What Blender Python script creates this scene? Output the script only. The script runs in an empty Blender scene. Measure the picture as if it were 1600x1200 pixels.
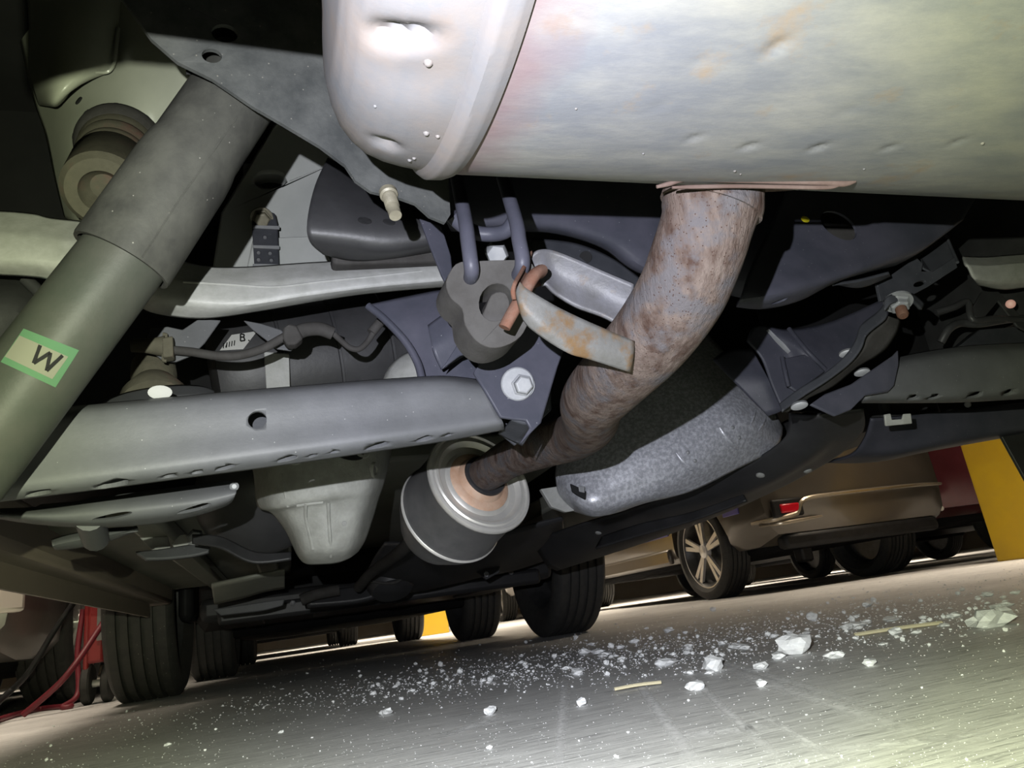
import bpy, bmesh, math, random
from mathutils import Vector, Matrix, noise
from mathutils.geometry import tessellate_polygon
random.seed(7)
SC = bpy.context.scene
COL = SC.collection
# ------------------------------------------------------------------ camera
FPX, CAMH = 1150.0, 0.12
_y, _p, _r = (math.radians(a) for a in (18.6, 17.0, 8.17))
FW = Vector((math.sin(_y)*math.cos(_p), math.cos(_y)*math.cos(_p), math.sin(_p)))
_R = Vector((math.cos(_y), -math.sin(_y), 0)); _U = _R.cross(FW)
RT = math.cos(_r)*_R - math.sin(_r)*_U
UP = math.sin(_r)*_R + math.cos(_r)*_U
CP = Vector((0, 0, CAMH))
cam = bpy.data.cameras.new('camera'); cam.sensor_width = 36; cam.lens = 36*FPX/1600
cam.clip_start = 0.01; cam.clip_end = 200
camo = bpy.data.objects.new('camera', cam); COL.objects.link(camo)
camo.matrix_world = Matrix(((RT.x, UP.x, -FW.x, CP.x), (RT.y, UP.y, -FW.y, CP.y), (RT.z, UP.z, -FW.z, CP.z), (0, 0, 0, 1)))
SC.camera = camo
# ------------------------------------------------------------------ world, lights, exposure
w = bpy.data.worlds.new('world'); SC.world = w; w.use_nodes = True
w.node_tree.nodes['Background'].inputs[0].default_value = (1.0, 0.82, 0.62, 1)
w.node_tree.nodes['Background'].inputs[1].default_value = 0.03
SC.view_settings.view_transform = 'Standard'; SC.view_settings.look = 'None'
SC.view_settings.gamma = 1; SC.view_settings.exposure = 0.0
SC.view_settings.use_curve_mapping = False
FLASH = CP + RT*(-0.042) + UP*0.045
fl = bpy.data.lights.new('phone_flash', 'SPOT'); fl.energy = 72; fl.shadow_soft_size = 0.0018
fl.spot_size = math.radians(150); fl.spot_blend = 0.6
flo = bpy.data.objects.new('phone_flash', fl); COL.objects.link(flo)
mw = (camo.matrix_world.to_3x3() @ Matrix.Rotation(math.radians(5), 3, 'X') @ Matrix.Rotation(math.radians(-4), 3, 'Y')).to_4x4(); mw.translation = FLASH; flo.matrix_world = mw   # the phone's beam sits a little high
# a phone flash is whiter in the middle of its beam and yellow-green towards the rim
fl.use_nodes = True
nt = fl.node_tree; em = nt.nodes['Emission']
tc = nt.nodes.new('ShaderNodeTexCoord'); sp = nt.nodes.new('ShaderNodeSeparateXYZ')
cr_ = nt.nodes.new('ShaderNodeValToRGB')
def _m(op, a, b=None):
    q = nt.nodes.new('ShaderNodeMath'); q.operation = op; q.use_clamp = False
    for k, v in ((0, a), (1, b)):
        if v is None: continue
        if isinstance(v, (int, float)): q.inputs[k].default_value = v
        else: nt.links.new(v, q.inputs[k])
    return q.outputs[0]
nt.links.new(tc.outputs['Normal'], sp.inputs[0])
_x = _m('MULTIPLY', sp.outputs['X'], sp.outputs['X']); _yy = _m('MULTIPLY', _m('MULTIPLY', sp.outputs['Y'], sp.outputs['Y']), 0.45)   # the beam is wider than tall
nt.links.new(_m('SQRT', _m('MAXIMUM', _m('SUBTRACT', 1.0, _m('ADD', _x, _yy)), 0.0)), cr_.inputs[0])
r_ = cr_.color_ramp
r_.elements[0].position = 0.58; r_.elements[0].color = (0.30, 0.31, 0.14, 1)
r_.elements[1].position = 0.97; r_.elements[1].color = (0.93, 0.95, 1.04, 1)
for ps_, c_ in ((0.72, (0.64, 0.68, 0.38, 1)), (0.84, (0.84, 0.89, 0.62, 1)), (0.91, (0.95, 0.97, 0.93, 1))):
    e_ = r_.elements.new(ps_); e_.color = c_
nt.links.new(cr_.outputs[0], em.inputs[0])
def area(name, loc, sx, sy, power, col):
    l = bpy.data.lights.new(name, 'AREA'); l.shape = 'RECTANGLE'; l.size = sx; l.size_y = sy; l.energy = power; l.color = col
    o = bpy.data.objects.new(name, l); COL.objects.link(o); o.location = loc; return o
for x, y, pw in ((-.78, 2.3, 32), (-3.0, 4.6, 95), (1.6, 7.4, 95), (4.4, 2.9, 48), (5.2, 9.5, 110), (1.0, 13, 130), (9.5, 11, 130), (-6, 12, 130)):
    area('ceiling_lamp', (x, y, 2.9), 1.4, 0.25, pw, (1.0, 0.85, 0.66)).data.spread = math.radians(110)

# ------------------------------------------------------------------ projection helpers (a pixel + a real distance -> a point)
def ray(px, py): return RT*((px-800)/FPX) - UP*((py-600)/FPX) + FW
def PY(px, py, Y):
    v = ray(px, py); return CP + v*(Y/v.y)
def PD(px, py, d): return CP + ray(px, py)*d
def PZ(px, py, z):
    v = ray(px, py); return CP + v*((z-CAMH)/v.z)
def pt(p):
    if isinstance(p, Vector): return p.copy()
    return PD(p[0], p[1], p[2]) if len(p) == 4 else PY(*p)
def D(lst): return [(a, b, c, 'd') for a, b, c in lst]
# ------------------------------------------------------------------ materials
def mat(name, c1, c2=None, rough=0.5, metal=0.0, scale=20, bump=0.0, bscale=None, spec=0.5, contrast=(0.35, 0.65), detail=6, stretch=None, c3=None, c3scale=6, c3r=(0.55, 0.7), speck=None, coat=0):
    m = bpy.data.materials.new(name); m.use_nodes = True; nt = m.node_tree; N = nt.nodes; L = nt.links
    b = N['Principled BSDF']
    b.inputs['Roughness'].default_value = rough; b.inputs['Metallic'].default_value = metal
    b.inputs['Specular IOR Level'].default_value = spec; b.inputs['Coat Weight'].default_value = coat
    tc = N.new('ShaderNodeNewGeometry'); vec = tc.outputs['Position']
    if stretch:
        mp = N.new('ShaderNodeMapping'); mp.inputs['Scale'].default_value = stretch[:3]; mp.inputs['Rotation'].default_value = stretch[3] if len(stretch) > 3 else (0, 0, 0)
        L.new(vec, mp.inputs[0]); vec2 = mp.outputs[0]
    else: vec2 = vec
    def nz(sc, v, det=detail):
        n = N.new('ShaderNodeTexNoise'); n.inputs['Scale'].default_value = sc; n.inputs['Detail'].default_value = det; n.inputs['Roughness'].default_value = 0.65
        L.new(v, n.inputs['Vector']); return n.outputs['Fac']
    def ramp(f, a, bb):
        r = N.new('ShaderNodeMapRange'); r.inputs[1].default_value = a; r.inputs[2].default_value = bb; L.new(f, r.inputs[0]); return r.outputs[0]
    def mix(f, a, bb):
        x = N.new('ShaderNodeMix'); x.data_type = 'RGBA'; L.new(f, x.inputs['Factor'])
        for s, val in ((6, a), (7, bb)):
            if isinstance(val, tuple): x.inputs[s].default_value = (*val, 1)
            else: L.new(val, x.inputs[s])
        return x.outputs[2]
    out = None
    if c2:
        out = mix(ramp(nz(scale, vec2), *contrast), c1, c2)
    else: b.inputs['Base Color'].default_value = (*c1, 1)
    if c3: out = mix(ramp(nz(c3scale, vec), *c3r), out or c1, c3)
    if speck:
        sc, thr, col = speck
        v = N.new('ShaderNodeTexVoronoi'); v.inputs['Scale'].default_value = sc; L.new(vec, v.inputs['Vector'])
        mr = ramp(v.outputs['Distance'], thr, thr*0.6); out = mix(mr, out or c1, col)
    if out is not None: L.new(out, b.inputs['Base Color'])
    if bump:
        bp = N.new('ShaderNodeBump'); bp.inputs['Strength'].default_value = bump; bp.inputs['Distance'].default_value = 0.002
        L.new(nz(bscale or scale*4, vec2), bp.inputs['Height']); L.new(bp.outputs[0], b.inputs['Normal'])
    return m
M = {}
M['muffler'] = mat('muffler_steel', (0.056, 0.058, 0.063), (0.083, 0.082, 0.078), .50, .0, 26, .15, 60, contrast=(.36, .64), stretch=(.6, 1.6, 1.0, (0, 0, .6)), c3=(0.078, 0.063, 0.049), c3scale=22, c3r=(.58, .70), spec=.10)
M['muffler_rim'] = mat('muffler_rim_steel', (.050, .0505, .053), (.062, .055, .051), .5, .0, 34, .12, 80, c3=(.062, .052, .046), c3scale=20, c3r=(.58, .72), spec=.10)
M['rust'] = mat('rusty_pipe_steel', (.022, .0135, .0105), (.056, .044, .0385), .75, .0, 70, 1.0, 150, contrast=(.34, .58), c3=(.040, .037, .039), c3scale=38, c3r=(.48, .60), stretch=(1.6, 1.0, .34), spec=.05, detail=9, speck=(420, .2, (.016, .008, .006)))
M['rust_dark'] = mat('rusty_pipe_steel_dull', (.040, .027, .023), (.056, .041, .036), .7, .0, 40, .3, 120, c3=(.046, .020, .016), c3scale=14, c3r=(.56, .7), spec=.05)
M['zinc'] = mat('weathered_zinc', (0.037, 0.036, 0.033), (0.051, 0.051, 0.050), .5, .0, 40, .3, 140, c3=(0.048, 0.030, 0.015), c3scale=42, c3r=(.50, .64), spec=.10)
M['zinc_in'] = mat('bright_zinc', (.042, .042, .048), (.028, .0275, .028), .45, .0, 34, .2, 140, c3=(.040, .025, .013), c3scale=30, c3r=(.55, .68), spec=.12)
M['orange_rust'] = mat('orange_rust', (.050, .023, .015), (.060, .036, .027), .8, 0, 80, .3, spec=.05)
M['paint'] = mat('grey_black_chassis_paint', (0.034, 0.035, 0.037), (0.044, 0.045, 0.048), .50, .0, 18, .08, 260, speck=(120, .06, (.12, .12, .12)), spec=.13)
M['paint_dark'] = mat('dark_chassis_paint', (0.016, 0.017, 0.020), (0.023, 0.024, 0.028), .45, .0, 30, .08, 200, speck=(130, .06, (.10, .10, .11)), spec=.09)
M['paint_blue'] = mat('bluish_black_chassis_paint', (0.018, 0.019, 0.025), (0.026, 0.026, 0.034), .44, .0, 20, .08, 200, speck=(140, .06, (.11, .11, .12)), spec=.09)
M['plate'] = mat('dusty_grey_plate', (0.017, 0.018, 0.018), (0.032, 0.033, 0.032), .6, .0, 30, .2, 300, speck=(150, .09, (.06, .058, .052)), spec=.03)
M['shock'] = mat('shock_tube_paint', (0.014, 0.014, 0.013), (0.026, 0.026, 0.023), .55, .0, 26, .12, 220, speck=(110, .06, (.08, .078, .07)), spec=.04)
M['shock_low'] = mat('shock_body_paint', (0.015, 0.017, 0.014), (0.022, 0.022, 0.019), .5, .0, 16, .08, 220, spec=.08)
M['rubber'] = mat('weathered_rubber', (0.018, 0.017, 0.016), (0.025, 0.024, 0.023), .7, 0, 50, .2, 300, spec=.04)
M['rubber_black'] = mat('black_rubber', (.022, .022, .022), (.032, .032, .03), .7, 0, 60, .15, 300)
M['bumpstop'] = mat('dusty_rubber', (.030, .028, .021), (.042, .039, .029), .75, 0, 40, .2, 300, c3=(.044, .027, .022), c3scale=20, c3r=(.55, .68), spec=.05)
M['alu'] = mat('silver_arm', (0.121, 0.123, 0.116), (0.155, 0.156, 0.151), .45, .0, 60, .15, 300, spec=.2)
M['cast'] = mat('cast_aluminium', (.125, .127, .116), (.165, .168, .155), .55, .0, 50, .45, 150, spec=.2)
M['shield'] = mat('aluminised_sheet', (.135, .138, .152), (.235, .240, .262), .36, .2, 190, .15, 150, contrast=(.42, .62), spec=.5)
M['reson'] = mat('resonator_steel', (0.533, 0.525, 0.499), (0.645, 0.628, 0.585), .32, .7, 20, .06, 100)
M['reson_dark'] = mat('resonator_shell', (0.061, 0.061, 0.061), (0.094, 0.092, 0.090), .42, .5, 20, .05, 100)
M['resin'] = mat('resonator_rust', (0.253, 0.149, 0.094), (0.303, 0.220, 0.165), .6, .2, 40, .2)
M['body'] = mat('grey_green_body_panel', (.150, .156, .130), (.175, .180, .150), .32, .0, 8, .03, 200, coat=.06, spec=.12)
M['body_light'] = mat('pale_body_rail', (0.173, 0.179, 0.174), (0.205, 0.210, 0.205), .45, 0, 10, .03, 200, spec=.15)
M['black'] = mat('black_plastic', (.010, .010, .0105), (.017, .017, .018), .5, 0, 16, .15, 120, spec=.2)
M['black_mid'] = mat('dark_grey_plastic', (0.012, 0.012, 0.013), (0.019, 0.019, 0.020), .45, 0, 12, .15, 120, spec=.2)
M['under_floor'] = mat('underbody_coating', (0.078, 0.082, 0.066), (0.110, 0.110, 0.091), .6, 0, 9, .15, 60)
M['sill'] = mat('underbody_sill_coating', (0.109, 0.090, 0.073), (0.127, 0.104, 0.086), .6, 0, 9, .1, 60)
M['deep'] = mat('deep_black', (.004, .004, .0045), (.006, .006, .0065), .9, 0, 10, spec=.15)  # near-black base: the dark of holes and recesses is put into the colour
M['bolt'] = mat('zinc_bolt', (.085, .088, .094), (.110, .112, .116), .5, .1, 60, .05, 300, spec=.25)
M['bolt_y'] = mat('yellow_zinc_bolt', (.060, .055, .040), (.085, .078, .057), .5, .1, 60, .1, 300, spec=.2)
M['white'] = mat('white_print', (.16, .16, .155), None, .6, spec=.1)
M['cream'] = mat('cream_print', (.060, .060, .047), None, .8, spec=.05)
M['green'] = mat('green_print', (.026, .055, .030), None, .8, spec=.05)
M['ink'] = mat('black_ink', (.004, .004, .004), None, .7, spec=.05)
M['yellow_dot'] = mat('yellow_marker', (0.525, 0.462, 0.014), None, .5)
M['pink_dot'] = mat('pink_marker', (0.450, 0.228, 0.228), None, .5)
M['teal_dot'] = mat('teal_marker', (.15, .5, .42), None, .5)
M['tyre'] = mat('tyre_rubber', (.020, .020, .019), (.032, .031, .028), .75, 0, 40, .2, 200)
M['tyre_dusty'] = mat('dusty_tyre_rubber', (0.022, 0.022, 0.020), (0.034, 0.033, 0.028), .8, 0, 30, .3, 120, speck=(60, .07, (.32, .31, .26)))
M['alloy'] = mat('machined_alloy', (.62, .60, .57), (.70, .68, .65), .3, .35, 20)
M['alloy_dark'] = mat('dark_alloy', (.05, .05, .05), (.08, .08, .08), .4, .5, 20)
M['bronze'] = mat('bronze_car_paint', (0.099, 0.087, 0.071), (0.108, 0.093, 0.077), .3, .35, 8, coat=.4)
M['bronze_trim'] = mat('champagne_trim', (0.385, 0.329, 0.252), (0.420, 0.364, 0.280), .25, .8, 8)
M['maroon'] = mat('maroon_car_paint', (0.102, 0.022, 0.029), (0.120, 0.026, 0.034), .22, .2, 8, coat=.6)
M['greycar'] = mat('grey_car_paint', (.15, .14, .13), (.18, .165, .15), .3, .3, 8, coat=.4)
M['silvercar'] = mat('silver_car_paint', (.46, .43, .40), (.52, .49, .45), .3, .3, 8, coat=.4)
M['glass'] = mat('dark_car_glass', (.02, .022, .025), None, .08)
M['lens'] = mat('pale_lamp_lens', (.72, .68, .6), None, .15)
M['red_lens'] = mat('red_reflector', (.5, .01, .02), None, .15)
M['indigo'] = mat('indigo_protective_film', (.07, .06, .30), None, .35)
M['red'] = mat('red_enamel', (0.210, 0.018, 0.020), (0.250, 0.025, 0.025), .4, 0, 12)
M['hose_red'] = mat('red_hose', (0.150, 0.015, 0.025), None, .5)
M['yellow'] = mat('yellow_pillar_paint', (0.663, 0.425, 0.017), (0.612, 0.391, 0.025), .5, 0, 6)
M['wallp'] = mat('cream_wall_paint', (0.620, 0.550, 0.450), (0.660, 0.600, 0.500), .7, 0, 2)
M['concrete_c'] = mat('ceiling_concrete', (.42, .40, .36), (.48, .46, .42), .8, 0, 2)
M['debris'] = mat('white_plaster_crumb', (0.676, 0.689, 0.715), (0.858, 0.871, 0.884), .8, 0, 60, .5, 200)
M['debris2'] = mat('grey_grit', (0.560, 0.574, 0.602), (0.770, 0.770, 0.798), .8, 0, 60, .5, 200)
M['straw'] = mat('dry_straw', (.55, .50, .34), None, .7)

def seam_tint(m, x0, x1, col):
    nt = m.node_tree; N = nt.nodes; L = nt.links; b = N['Principled BSDF']; src = b.inputs['Base Color'].links[0].from_socket
    g = N.new('ShaderNodeNewGeometry'); sp = N.new('ShaderNodeSeparateXYZ'); L.new(g.outputs['Position'], sp.inputs[0])
    n = N.new('ShaderNodeTexNoise'); n.inputs['Scale'].default_value = 45; n.inputs['Detail'].default_value = 5; L.new(g.outputs['Position'], n.inputs['Vector'])
    a = N.new('ShaderNodeMath'); a.operation = 'MULTIPLY_ADD'; a.inputs[1].default_value = .03; L.new(n.outputs['Fac'], a.inputs[0]); L.new(sp.outputs['X'], a.inputs[2])
    r = N.new('ShaderNodeMapRange'); r.inputs[1].default_value = x0; r.inputs[2].default_value = x1; r.inputs[3].default_value = .7; r.inputs[4].default_value = 0; L.new(a.outputs[0], r.inputs[0])
    x = N.new('ShaderNodeMix'); x.data_type = 'RGBA'; L.new(r.outputs[0], x.inputs['Factor']); L.new(src, x.inputs[6]); x.inputs[7].default_value = (*col, 1); L.new(x.outputs[2], b.inputs['Base Color'])
seam_tint(M['muffler'], .108, .132, (.058, .037, .038))
# ------------------------------------------------------------------ object helpers
def link(name, me, m, parent=None, smooth=True, origin=True):
    if origin and len(me.vertices):
        lo = Vector([min(v.co[i] for v in me.vertices) for i in range(3)]); hi = Vector([max(v.co[i] for v in me.vertices) for i in range(3)])
        c = Vector(((lo.x+hi.x)/2, (lo.y+hi.y)/2, lo.z)); me.transform(Matrix.Translation(-c))
    else: c = Vector((0, 0, 0))
    o = bpy.data.objects.new(name, me); COL.objects.link(o)
    if parent is not None:
        o.parent = parent; c = c - wloc(parent)
    o.location = c
    if m: me.materials.append(M[m] if isinstance(m, str) else m)
    if smooth:
        for p in me.polygons: p.use_smooth = True
        me.set_sharp_from_angle(angle=math.radians(38)) if hasattr(me, 'set_sharp_from_angle') else None
    return o
def wloc(o):
    l = o.location.copy()
    while o.parent: o = o.parent; l = l + o.location
    return l
def mesh(name, vs, fs):
    me = bpy.data.meshes.new(name); me.from_pydata([tuple(v) for v in vs], [], fs); me.update(); return me
def frombm(name, bm):
    me = bpy.data.meshes.new(name); bm.normal_update(); bm.to_mesh(me); bm.free(); return me
def tag(o, label, cat, group=None, kind=None):
    o['label'] = label
    if cat: o['category'] = cat
    if group: o['group'] = group
    if kind: o['kind'] = kind
    return o
def thing(name, label, cat, loc=(0, 0, 0), group=None):
    o = bpy.data.objects.new(name, None); COL.objects.link(o); o.empty_display_size = .05; o.location = Vector(loc)
    return tag(o, label, cat, group)
def struct(o): o['kind'] = 'structure'; return o
def bev(o, wd, seg=2, ang=35):
    b = o.modifiers.new('bevel', 'BEVEL'); b.width = wd; b.segments = seg; b.limit_method = 'ANGLE'; b.angle_limit = math.radians(ang); return o
# Catmull-Rom on vectors
def crv(P, n, closed=False):
    out = []; N = len(P); segs = N if closed else N-1
    for s in range(segs):
        g = lambda k: P[k % N] if closed else P[max(0, min(N-1, k))]
        p0, p1, p2, p3 = g(s-1), g(s), g(s+1), g(s+2)
        for i in range(n):
            t = i/n
            out.append(.5*((2*p1)+(p2-p0)*t+(2*p0-5*p1+4*p2-p3)*t*t+(3*p1-p0-3*p2+p3)*t**3))
    if not closed: out.append(P[-1].copy())
    return out
def panel(name, outline, th, m, parent=None, holes=(), smooth=0, bevel=.0012, push=None):
    """a plate: outline in pixels at real distances, extruded away from the viewer by th; holes are (px,py,rx,ry[,rot]) """
    Pw = [pt(p) for p in outline]
    if smooth: Pw = crv(Pw, smooth, True)
    # best plane
    n = Vector((0, 0, 0)); c = sum(Pw, Vector())/len(Pw)
    for i in range(len(Pw)): n += (Pw[i]-c).cross(Pw[(i+1) % len(Pw)]-c)
    n.normalize()
    if n.dot(CP-c) < 0: n = -n
    loops = [Pw]
    for h in holes:
        px, py, rx, ry = h[:4]; rot = math.radians(h[4]) if len(h) > 4 else 0; lp = []
        for k in range(20):
            a = 2*math.pi*k/20; u, v = rx*math.cos(a), ry*math.sin(a)
            rr = ray(px+u*math.cos(rot)-v*math.sin(rot), py+u*math.sin(rot)+v*math.cos(rot)); lp.append(CP+rr*((c-CP).dot(n)/rr.dot(n)))
        loops.append(lp)
    u = n.orthogonal().normalized(); v = n.cross(u)
    l2 = [[Vector(((p-c).dot(u), (p-c).dot(v), 0)) for p in lp] for lp in loops]
    tris = tessellate_polygon(l2)
    V = [p for lp in loops for p in lp]; K = len(V)
    ex = (push if push is not None else -n)*th
    if n.dot(sum(((V[a]-V[b]).cross(V[c_]-V[b]) for a, b, c_ in [tris[0]]), Vector())) > 0: tris = [(a, c_, b) for a, b, c_ in tris]
    vs = V+[p+ex for p in V]; fs = [tuple(t) for t in tris]+[(a+K, c_+K, b+K) for a, b, c_ in tris]
    off = 0
    for lp in loops:
        k = len(lp)
        for i in range(k):
            a, b = off+i, off+(i+1) % k; fs.append((a, b, b+K, a+K))
        off += k
    me = mesh(name, vs, fs); bm = bmesh.new(); bm.from_mesh(me); bmesh.ops.recalc_face_normals(bm, faces=bm.faces); bm.to_mesh(me); bm.free()
    o = link(name, me, m, parent)
    if bevel: bev(o, bevel)
    return o
def patch(name, rows, m, parent=None, th=.0025, nu=8, nv=5, disp=None):
    """a pressed sheet lofted through rows of pixel+distance points, with thickness"""
    R = [crv([pt(p) for p in r], nu) for r in rows]; cols = len(R[0])
    G = list(zip(*[crv([r[j] for r in R], nv) for j in range(cols)]))
    nr = len(G); V = [p.copy() for r in G for p in r]
    if disp: V = [disp(p, i//cols/(nr-1), (i % cols)/(cols-1)) for i, p in enumerate(V)]
    F = [(i*cols+j, i*cols+j+1, (i+1)*cols+j+1, (i+1)*cols+j) for i in range(nr-1) for j in range(cols-1)]
    a = V[0]; c = sum(V, Vector())/len(V); nn = Vector()
    for f in F: nn += (V[f[1]]-V[f[0]]).cross(V[f[3]]-V[f[0]])
    if nn.dot(CP-c) < 0: F = [f[::-1] for f in F]
    me = mesh(name, V, F); o = link(name, me, m, parent)
    if th:
        s = o.modifiers.new('thickness', 'SOLIDIFY'); s.thickness = th; s.offset = -1; s.use_rim = True
    return o
def sweep(pts, rad, n=14, caps=True, flat=1.0, upv=None):
    vs, fs = [], []; N = len(pts); up = upv or Vector((.13, .29, .95)); prev = None
    for i, p in enumerate(pts):
        t = (pts[min(i+1, N-1)]-pts[max(i-1, 0)]).normalized()
        s = (t.cross(up) if prev is None else prev - t*prev.dot(t))
        s.normalize(); prev = s; b = s.cross(t)
        r = rad[i] if isinstance(rad, (list, tuple)) else rad
        for k in range(n):
            a = 2*math.pi*k/n; vs.append(p+s*(math.cos(a)*r)+b*(math.sin(a)*r*flat))
    for i in range(N-1):
        for k in range(n): fs.append((i*n+k, i*n+(k+1) % n, (i+1)*n+(k+1) % n, (i+1)*n+k))
    if caps: fs.append(tuple(range(n))[::-1]); fs.append(tuple(range((N-1)*n, N*n)))
    return vs, fs
def tube(name, pts, rad, m, parent=None, n=14, sm=6, flat=1.0, upv=None):
    P = [pt(p) for p in pts]
    if isinstance(rad, (list, tuple)): rad = [x.x for x in crv([Vector((r, 0, 0)) for r in rad], sm)]
    vs, fs = sweep(crv(P, sm) if sm > 1 else P, rad, n, True, flat, upv)
    me = mesh(name, vs, fs); bm = bmesh.new(); bm.from_mesh(me); bmesh.ops.recalc_face_normals(bm, faces=bm.faces); bm.to_mesh(me); bm.free()
    return link(name, me, m, parent)
def lathe_mesh(name, A, ax, prof, n=40, ell=1.0, u=None, caps=True):
    ax = ax.normalized(); u = (u - ax*u.dot(ax)).normalized() if u is not None else ax.orthogonal().normalized(); v = ax.cross(u)
    vs, fs = [], []
    for t, r in prof:
        for k in range(n):
            a = 2*math.pi*k/n; vs.append(A+ax*t+u*(r*math.cos(a))+v*(r*ell*math.sin(a)))
    for i in range(len(prof)-1):
        for k in range(n): fs.append((i*n+k, i*n+(k+1) % n, (i+1)*n+(k+1) % n, (i+1)*n+k))
    if caps and prof[0][1] > 1e-6: fs.append(tuple(range(n))[::-1])
    if caps and prof[-1][1] > 1e-6: fs.append(tuple(range((len(prof)-1)*n, len(prof)*n)))
    me = mesh(name, vs, fs); bm = bmesh.new(); bm.from_mesh(me); bmesh.ops.remove_doubles(bm, verts=bm.verts, dist=1e-6); bmesh.ops.recalc_face_normals(bm, faces=bm.faces); bm.to_mesh(me); bm.free()
    return me
def lathe(name, A, ax, prof, m, parent=None, n=40, ell=1.0, u=None, caps=True):
    return link(name, lathe_mesh(name, A, ax, prof, n, ell, u, caps), m, parent)
def boxm(name, c, dims, m, parent=None, rot=None, bevel=0):
    bm = bmesh.new(); bmesh.ops.create_cube(bm, size=1)
    for v in bm.verts: v.co = Vector((v.co.x*dims[0], v.co.y*dims[1], v.co.z*dims[2]))
    me = frombm(name, bm)
    if rot is not None: me.transform(rot.to_4x4())
    me.transform(Matrix.Translation(Vector(c))); o = link(name, me, m, parent)
    if bevel: bev(o, bevel)
    return o
def cut(o, cutters):
    """drill holes: cutters are (point, axis, radius, half length[, squash, u]) in world space"""
    cs = []
    base = wloc(o)
    for q in cutters:
        p, ax, r, h = q[:4]; ell = q[4] if len(q) > 4 else 1; u = q[5] if len(q) > 5 else None
        me = lathe_mesh('cut', p-ax.normalized()*h-base, ax, [(0, r), (2*h, r)], 20, ell, u)
        c = bpy.data.objects.new('cut', me); COL.objects.link(c); c.location = base; cs.append(c)
        b = o.modifiers.new('cut', 'BOOLEAN'); b.object = c; b.operation = 'DIFFERENCE'; b.solver = 'EXACT'
    par = o.parent
    bpy.context.view_layer.update()
    dg = bpy.context.evaluated_depsgraph_get()
    for c in cs: c.location = base
    # cutters must share the part's world placement
    bpy.context.view_layer.update()
    me = bpy.data.meshes.new_from_object(o.evaluated_get(bpy.context.evaluated_depsgraph_get()))
    o.modifiers.clear(); o.data = me
    for c in cs: bpy.data.objects.remove(c)
    return o
def facing(p, Y=None):
    return (CP-p).normalized()
def hexbolt(name, p, ax, r, h, m, parent=None, washer=None, stud=None, u=None, wm=None):
    """flanged hex head; returns the head, washer and stud become its sub-parts"""
    ax = ax.normalized()
    me = lathe_mesh(name, p, ax, [(0, r*1.25), (h*.18, r*1.22), (h*.3, r), (h*.86, r), (h, r*.82), (h, 0)], 6, 1, u)
    o = link(name, me, m, parent, smooth=False); bev(o, r*.06)
    if washer: lathe('washer', p-ax*washer[1], ax, [(0, washer[0]*.97), (0, washer[0]), (washer[1], washer[0]), (washer[1], r)], wm or m, o, 32)
    if stud: lathe('stud', p+ax*(h*.9), ax, [(0, stud[0]), (stud[1]*.85, stud[0]), (stud[1], stud[0]*.75), (stud[1], 0)], M['orange_rust'], o, 16)
    return o
from mathutils.bvhtree import BVHTree
def on(o, px, py):
    """point and normal where the sight line through a pixel meets an object's own surface"""
    wl = wloc(o); t = BVHTree.FromPolygons([v.co+wl for v in o.data.vertices], [tuple(p.vertices) for p in o.data.polygons])
    v = ray(px, py).normalized(); h = t.ray_cast(CP, v)
    if h[0] is None:
        h = t.find_nearest(CP+v*((wl-CP).length))
    n = h[1]
    if n.dot(v) > 0: n = -n
    return h[0], n
def decal(name, o, outline, m, parent, lift=.0005, sub=0):
    """print or sticker laid on the surface of o"""
    st = sub or 2; a, b, c, d = outline; pts = []
    for i in range(st+1):
        for j in range(st+1):
            u, v = i/st, j/st
            x = (a[0]*(1-u)+b[0]*u)*(1-v)+(d[0]*(1-u)+c[0]*u)*v; y = (a[1]*(1-u)+b[1]*u)*(1-v)+(d[1]*(1-u)+c[1]*u)*v
            q, n = on(o, x, y); pts.append(q+n*lift)
    me = mesh(name, pts, [(i*(st+1)+j, i*(st+1)+j+1, (i+1)*(st+1)+j+1, (i+1)*(st+1)+j) for i in range(st) for j in range(st)])
    return link(name, me, m, parent)
def slots(o, lst, rot):
    """pressed drain slots, really cut through the sheet"""
    cs = []
    for px, py, lw, lh in lst:
        p, n = on(o, px, py); R_ = math.radians(rot); d = (p-CP).dot(FW)
        u = (RT*math.cos(R_)+UP*math.sin(R_)).normalized(); u = (u-n*u.dot(n)).normalized()
        rx, ry = lw*d/FPX, lh*d/FPX/max(.35, n.dot((CP-p).normalized())); cs.append((p, n, rx, .008, ry/rx, u))
    bpy.context.view_layer.update(); cut(o, cs)

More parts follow.
